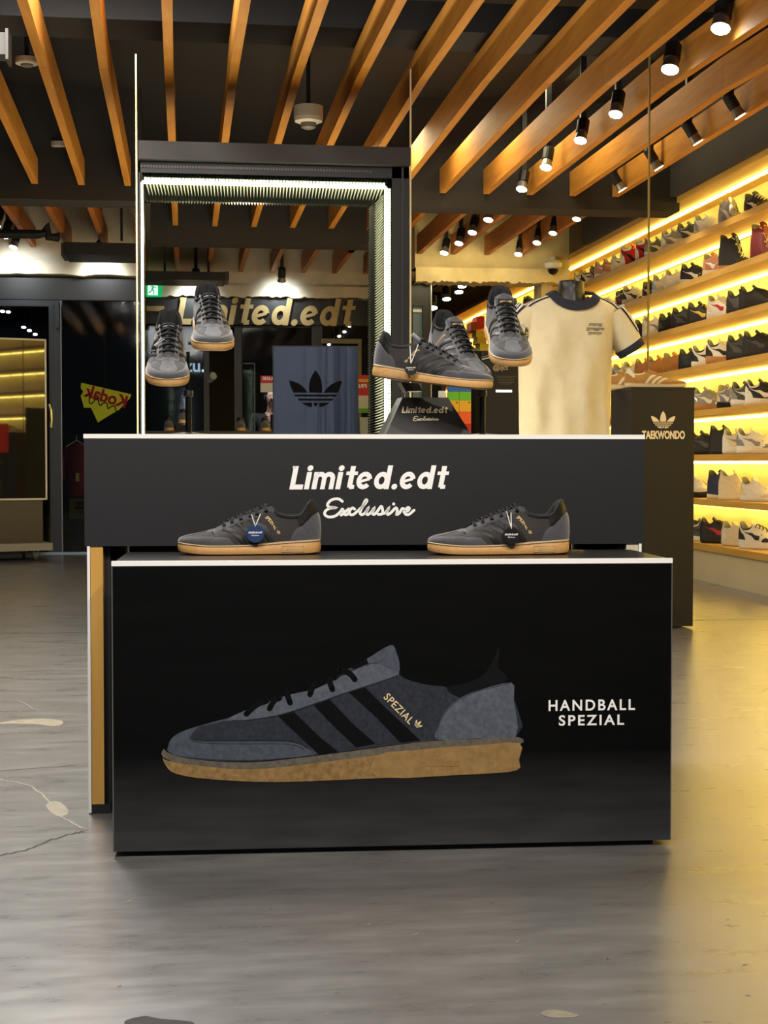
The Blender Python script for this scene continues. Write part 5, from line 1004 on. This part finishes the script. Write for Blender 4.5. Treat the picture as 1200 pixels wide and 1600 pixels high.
# truncated pyramid stand
Yp = 3.68; z1 = atY(664, 621, Yp+.05).z; F0, F1 = on(602, Yp), on(738, Yp); T0, T1 = atY(629, 621, Yp+.05), atY(700, 621, Yp+.05); bkd = .16
B0, B1 = Vector((on(588, Yp+bkd).x, Yp+bkd, CZ1)), Vector((F1.x-.005, Yp+bkd, CZ1)); U0, U1 = Vector((atY(621, 621, Yp+bkd-.05).x, Yp+bkd-.05, z1)), Vector((T1.x, Yp+bkd-.05, z1)); T0.z = T1.z = z1
t = thing('pyramid_stand', 'black truncated pyramid stand with cream lettering under a sneaker', 'stand', tuple((F0+F1)/2)); mb = MB().add([F0,F1,B1,B0,T0,T1,U1,U0], [(0,1,2,3),(4,5,6,7),(0,1,5,4),(1,2,6,5),(2,3,7,6)]); part('body', mb, mat('stand_black', (27,26,27), .5), t); part('side_face', MB().add([F0,B0,U0,T0], [(0,1,2,3)]), mat('stand_side_grey', (132,134,128), .45), t, 'light grey side face')
up_ = ((T0+T1)/2-(F0+F1)/2); M = frame((F0+F1)/2+up_*.5, (1,0,0), up_); cL = atY(665, 644, Yp+.02); M2 = frame(Vector((cL.x, 0, 0))+Vector((0, ((F0+F1)/2+up_*.52).y, ((F0+F1)/2+up_*.52).z)), (1,0,0), up_)
g_ = logo(.115); part('lettering', put(g_, M2 @ Matrix.Translation((0,.004,0)), .001), mat('print_cream', ()), t)
PST = mat('post_black', (24,24,25), .35, metal=.4); CLR = mat('post_clear_white', (226,222,206), .3)
t = thing('shoe_holder', 'small bracket with two pale posts holding a sneaker above the pyramid', 'holder', tuple(atY(660, 621, Yp+.08)))
c = atY(635, 610, Yp+.08); part('post', MB().box2((c.x-.004, c.y-.004, z1), (c.x+.004, c.y+.004, atY(635, 600, c.y).z)), CLR, t); c = atY(691, 610, Yp+.08); part('post', MB().box2((c.x-.009, c.y-.004, z1), (c.x+.009, c.y+.004, atY(690, 611, c.y).z)), CLR, t); part('rod', MB().tube([(c.x+.006, c.y, z1), (c.x+.006, c.y, atY(690, 600, c.y).z)], .002, 6), PST, t)
P = [atY(x, y, Yp+.05) for x, y in ((626,597),(634,611),(660,611),(654,599))]; part('plate', MB().prism(P, (0, .06, 0)), PST, t)
def hero(label, toe_px, Y, f, lat, k=1.02, up=(0,0,1), low=True):
    """place by where the underside of the toe tip shows"""
    f = Vector(f).normalized(); toe = atY(*toe_px, Y); M = basis(f, up); pos = toe-f*.145*k-(M.to_3x3() @ Vector((0,0,.008*k))); s_ = sneaker(label, tuple(pos), f, up, lat, group='sneakers raised over the counter', low=low); s_.scale = (k,k,k); return s_, M
h1, M1 = hero('grey sneaker facing front on the left stand, lower of the pair', (263, 603), 3.60, (.0,-1,-.37), 1)
h2, M2_ = hero('grey sneaker facing front on the left stand, higher of the pair', (334, 547), 3.66, (.05,-1,-.31), -1)
h3, M3 = hero('grey gum-soled sneaker pointing right above the pyramid stand', (766, 606), 3.56, (.93,-.37,-.13), 1, .98, low=False)
h4, M4 = hero('grey sneaker partly hidden behind the right-pointing one', (749, 602), 3.70, (.24,-1,-.40), 1, low=False)
h5, M5 = hero('grey sneaker facing front beside the shirt, highest on the right', (803, 572), 3.52, (-.05,-1,-.42), -1, low=False)
def pole(px, y0, Y, label, arms):
    c = atY(px, y0, Y); t = thing('shoe_stand', label, 'stand', (c.x, Y, CZ1)); part('base', MB().lathe([(.05,0),(.05,.006),(.012,.010)], (c.x, Y, CZ1), 24), PST, t); part('pole', MB().tube([(c.x, Y, CZ1+.006), (c.x, Y, c.z)], .0045, 10), PST, t)
    zc = atY(px, 615, Y).z; part('tube', MB().tube([(c.x, Y, CZ1+.006), (c.x, Y, zc)], .0075, 12), PST, t); part('collar', MB().lathe([(.011,-.008),(.012,0),(.011,.008)], (c.x, Y, zc), 14), mat('collar_steel', (90,88,84), .3, metal=.7), t)
    for s_, M in arms:
        p = s_.location-(M.to_3x3() @ Vector((0,0,.006))); part('platform', (lambda q: (setattr(q, 'v', [p+(M.to_3x3() @ v) for v in q.v]), q)[1])(MB().box((0,0,0), (.16,.055,.011))), PST, t); zz_ = p.z-.004
        part('arm', MB().tube([(c.x, Y, zz_), (p.x, p.y, zz_)], .004, 8), PST, t)
pole(294, 550, 3.80, 'black pole stand carrying the two left sneakers', ((h1, M1), (h2, M2_))); pole(754, 590, 3.84, 'black pole stand carrying the sneakers on the right', ((h4, M4), (h5, M5)))
n3 = Vector((-.37,-.93,.0)).normalized(); c = atY(641, 585, 3.60); hang_tag(642, 576, h3.location+Vector((0,0,.05))+n3*.060, n3, .0152, (36,32,27), 'dark round hang tag on the sneaker above the pyramid', ((640,540),(653,538)))
r1 = M1.to_3x3() @ Vector((0,1,0)); hang_tag(240, 549, h1.location+Vector((0,0,.05))+r1*.056, r1+Vector((0,-.45,.1)), .015, (30,31,33), 'round hang tag edge-on at the side of the lower left sneaker', ((250,528),(254,530)))
r5 = M5.to_3x3() @ Vector((0,-1,0)); hang_tag(823, 522, h5.location+Vector((0,0,.05))+r5*.062, r5+Vector((0,-.45,.1)), .0165, (20,20,21), 'black round hang tag at the side of the sneaker beside the shirt', ((816,506),(819,504)))
# ================================================================ PERSON REFLECTED FAR BEHIND THE METAL BOX
YPp = 15.9; hc = atY(425, 624, YPp); gx = hc.x; H = hc.z+.13
PT = thing('person', 'person in dark clothes wearing glasses, half hidden behind the metal box', 'person', (gx, YPp, 0))
def skin(nm, J, E, m, parent, sub=1):
    me = bpy.data.meshes.new(nm); off = PT.location; me.from_pydata([tuple(Vector(j[0])-off) for j in J], E, []); o = bpy.data.objects.new(nm, me); me.materials.append(m); link(o, parent)
    md = o.modifiers.new('skin', 'SKIN'); md.use_smooth_shade = True; sb = o.modifiers.new('sub', 'SUBSURF'); sb.levels = sb.render_levels = sub
    if not me.skin_vertices: me.attributes.new('x', 'FLOAT', 'POINT')
    for v, j in zip(me.skin_vertices[0].data, J): v.radius = (j[1], j[2] if len(j) > 2 else j[1])
    me.skin_vertices[0].data[0].use_root = True; return o
def V(x, y, f): return (gx+x, YPp+y, f*H)
SK = mat('skin_tone', (206,156,134), .5); CL = mat('cloth_dark', (24,24,27), .85); TR = mat('cloth_trousers', (40,42,50), .85)
J = [(V(0,0,.53),.12,.09),(V(0,.01,.62),.12,.085),(V(0,.01,.74),.14,.09),(V(0,.01,.82),.06,.06),(V(0,0,.86),.05,.05),(V(0,-.01,.905),.066,.078),(V(0,-.015,.95),.075,.088),(V(0,-.005,.985),.05,.06)]
E = [(i, i+1) for i in range(7)]
for g in (-1, 1):
    b0 = len(J); J += [(V(g*.10,0,.50),.085),(V(g*.10,-.01,.29),.055),(V(g*.10,.02,.06),.04),(V(g*.10,-.10,.025),.035)]; E += [(0, b0), (b0, b0+1), (b0+1, b0+2), (b0+2, b0+3)]
    b1 = len(J); J += [(V(g*.17,.01,.80),.05),(V(g*.22,.0,.64),.042),(V(g*.13,-.22,.66),.033),(V(g*.05,-.30,.72),.026)]; E += [(2, b1), (b1, b1+1), (b1+1, b1+2), (b1+2, b1+3)]
    for k in range(5):
        fx = -.02+.01*k; b2 = len(J); J += [(V(g*.05+fx*.8, -.335, .735-.003*abs(k-2)),.009),(V(g*.05+fx*.8-g*.012, -.345, .752-.004*abs(k-2)),.008)]; E += [(b1+3, b2), (b2, b2+1)]
skin('body', J, E, SK, PT)
JC = [(V(0,0,.50),.15,.11),(V(0,.01,.62),.145,.105),(V(0,.01,.74),.165,.11),(V(0,.01,.815),.075,.07)]; EC = [(0,1),(1,2),(2,3)]
for g in (-1, 1): b1 = len(JC); JC += [(V(g*.175,.01,.80),.065),(V(g*.225,.0,.64),.056),(V(g*.14,-.205,.66),.045)]; EC += [(2, b1), (b1, b1+1), (b1+1, b1+2)]
skin('jacket', JC, EC, CL, PT); JT = [(V(0,0,.52),.14,.11)]; ET = []
for g in (-1, 1): b1 = len(JT); JT += [(V(g*.10,0,.48),.10),(V(g*.10,-.01,.29),.07),(V(g*.10,.02,.07),.06)]; ET += [(0, b1), (b1, b1+1), (b1+1, b1+2)]
skin('trousers', JT, ET, TR, PT)
hz = .94*H
part('hair', MB().lathe([(.083,-.01),(.092,.03),(.085,.07),(.055,.105),(.01,.118)], (gx, YPp+.012, hz), 20, Matrix.Rotation(-.25, 3, 'X')), mat('hair_black', (22,20,19), .6), PT, smooth=True)
gl = MB()
for g in (-1, 1): gl.tube([(gx+g*.033+.026*math.cos(a_), YPp-.098, hz-.005+.02*math.sin(a_)) for a_ in [2*math.pi*k/16 for k in range(17)]], .004, 6); gl.tube([(gx+g*.058, YPp-.095, hz), (gx+g*.082, YPp-.01, hz)], .003, 6)
gl.tube([(gx-.008, YPp-.1, hz), (gx+.008, YPp-.1, hz)], .003, 6); part('glasses', gl, mat('glasses_frame', (210,206,200), .3, metal=.5), PT)
part('nose', MB().tube([(gx, YPp-.088, hz+.002), (gx, YPp-.103, hz-.03), (gx, YPp-.092, hz-.038)], [.008,.013,.008], 8), SK, PT, smooth=True); part('mouth', MB().tube([(gx-.022, YPp-.082, hz-.066), (gx, YPp-.09, hz-.065), (gx+.022, YPp-.082, hz-.066)], .005, 6), mat('lips', (168,92,86), .5), PT)
for g in (-1, 1): part('ear', MB().lathe([(.012,-.006),(.02,0),(.012,.006)], (gx+g*.077, YPp, hz-.015), 10, Matrix.Rotation(math.pi/2, 3, 'Y')), SK, PT, smooth=True)
for g in (-1, 1): part('shoe', MB().lathe([(.05,0),(.058,.02),(.05,.06),(.035,.09)], (gx+g*.10, YPp+.01, .0), 14).tube([(gx+g*.10, YPp+.02, .035), (gx+g*.10, YPp-.09, .032), (gx+g*.10, YPp-.17, .026)], [.05,.05,.03], 12), mat('shoe_white_plain', (190,188,182), .6), PT, smooth=True)
ph = solid('phone', MB().box((gx, YPp-.375, .765*H), (.075, .009, .15), Matrix.Rotation(.1, 3, 'X')), BLK, 'phone held up by the person behind the metal box', 'phone')
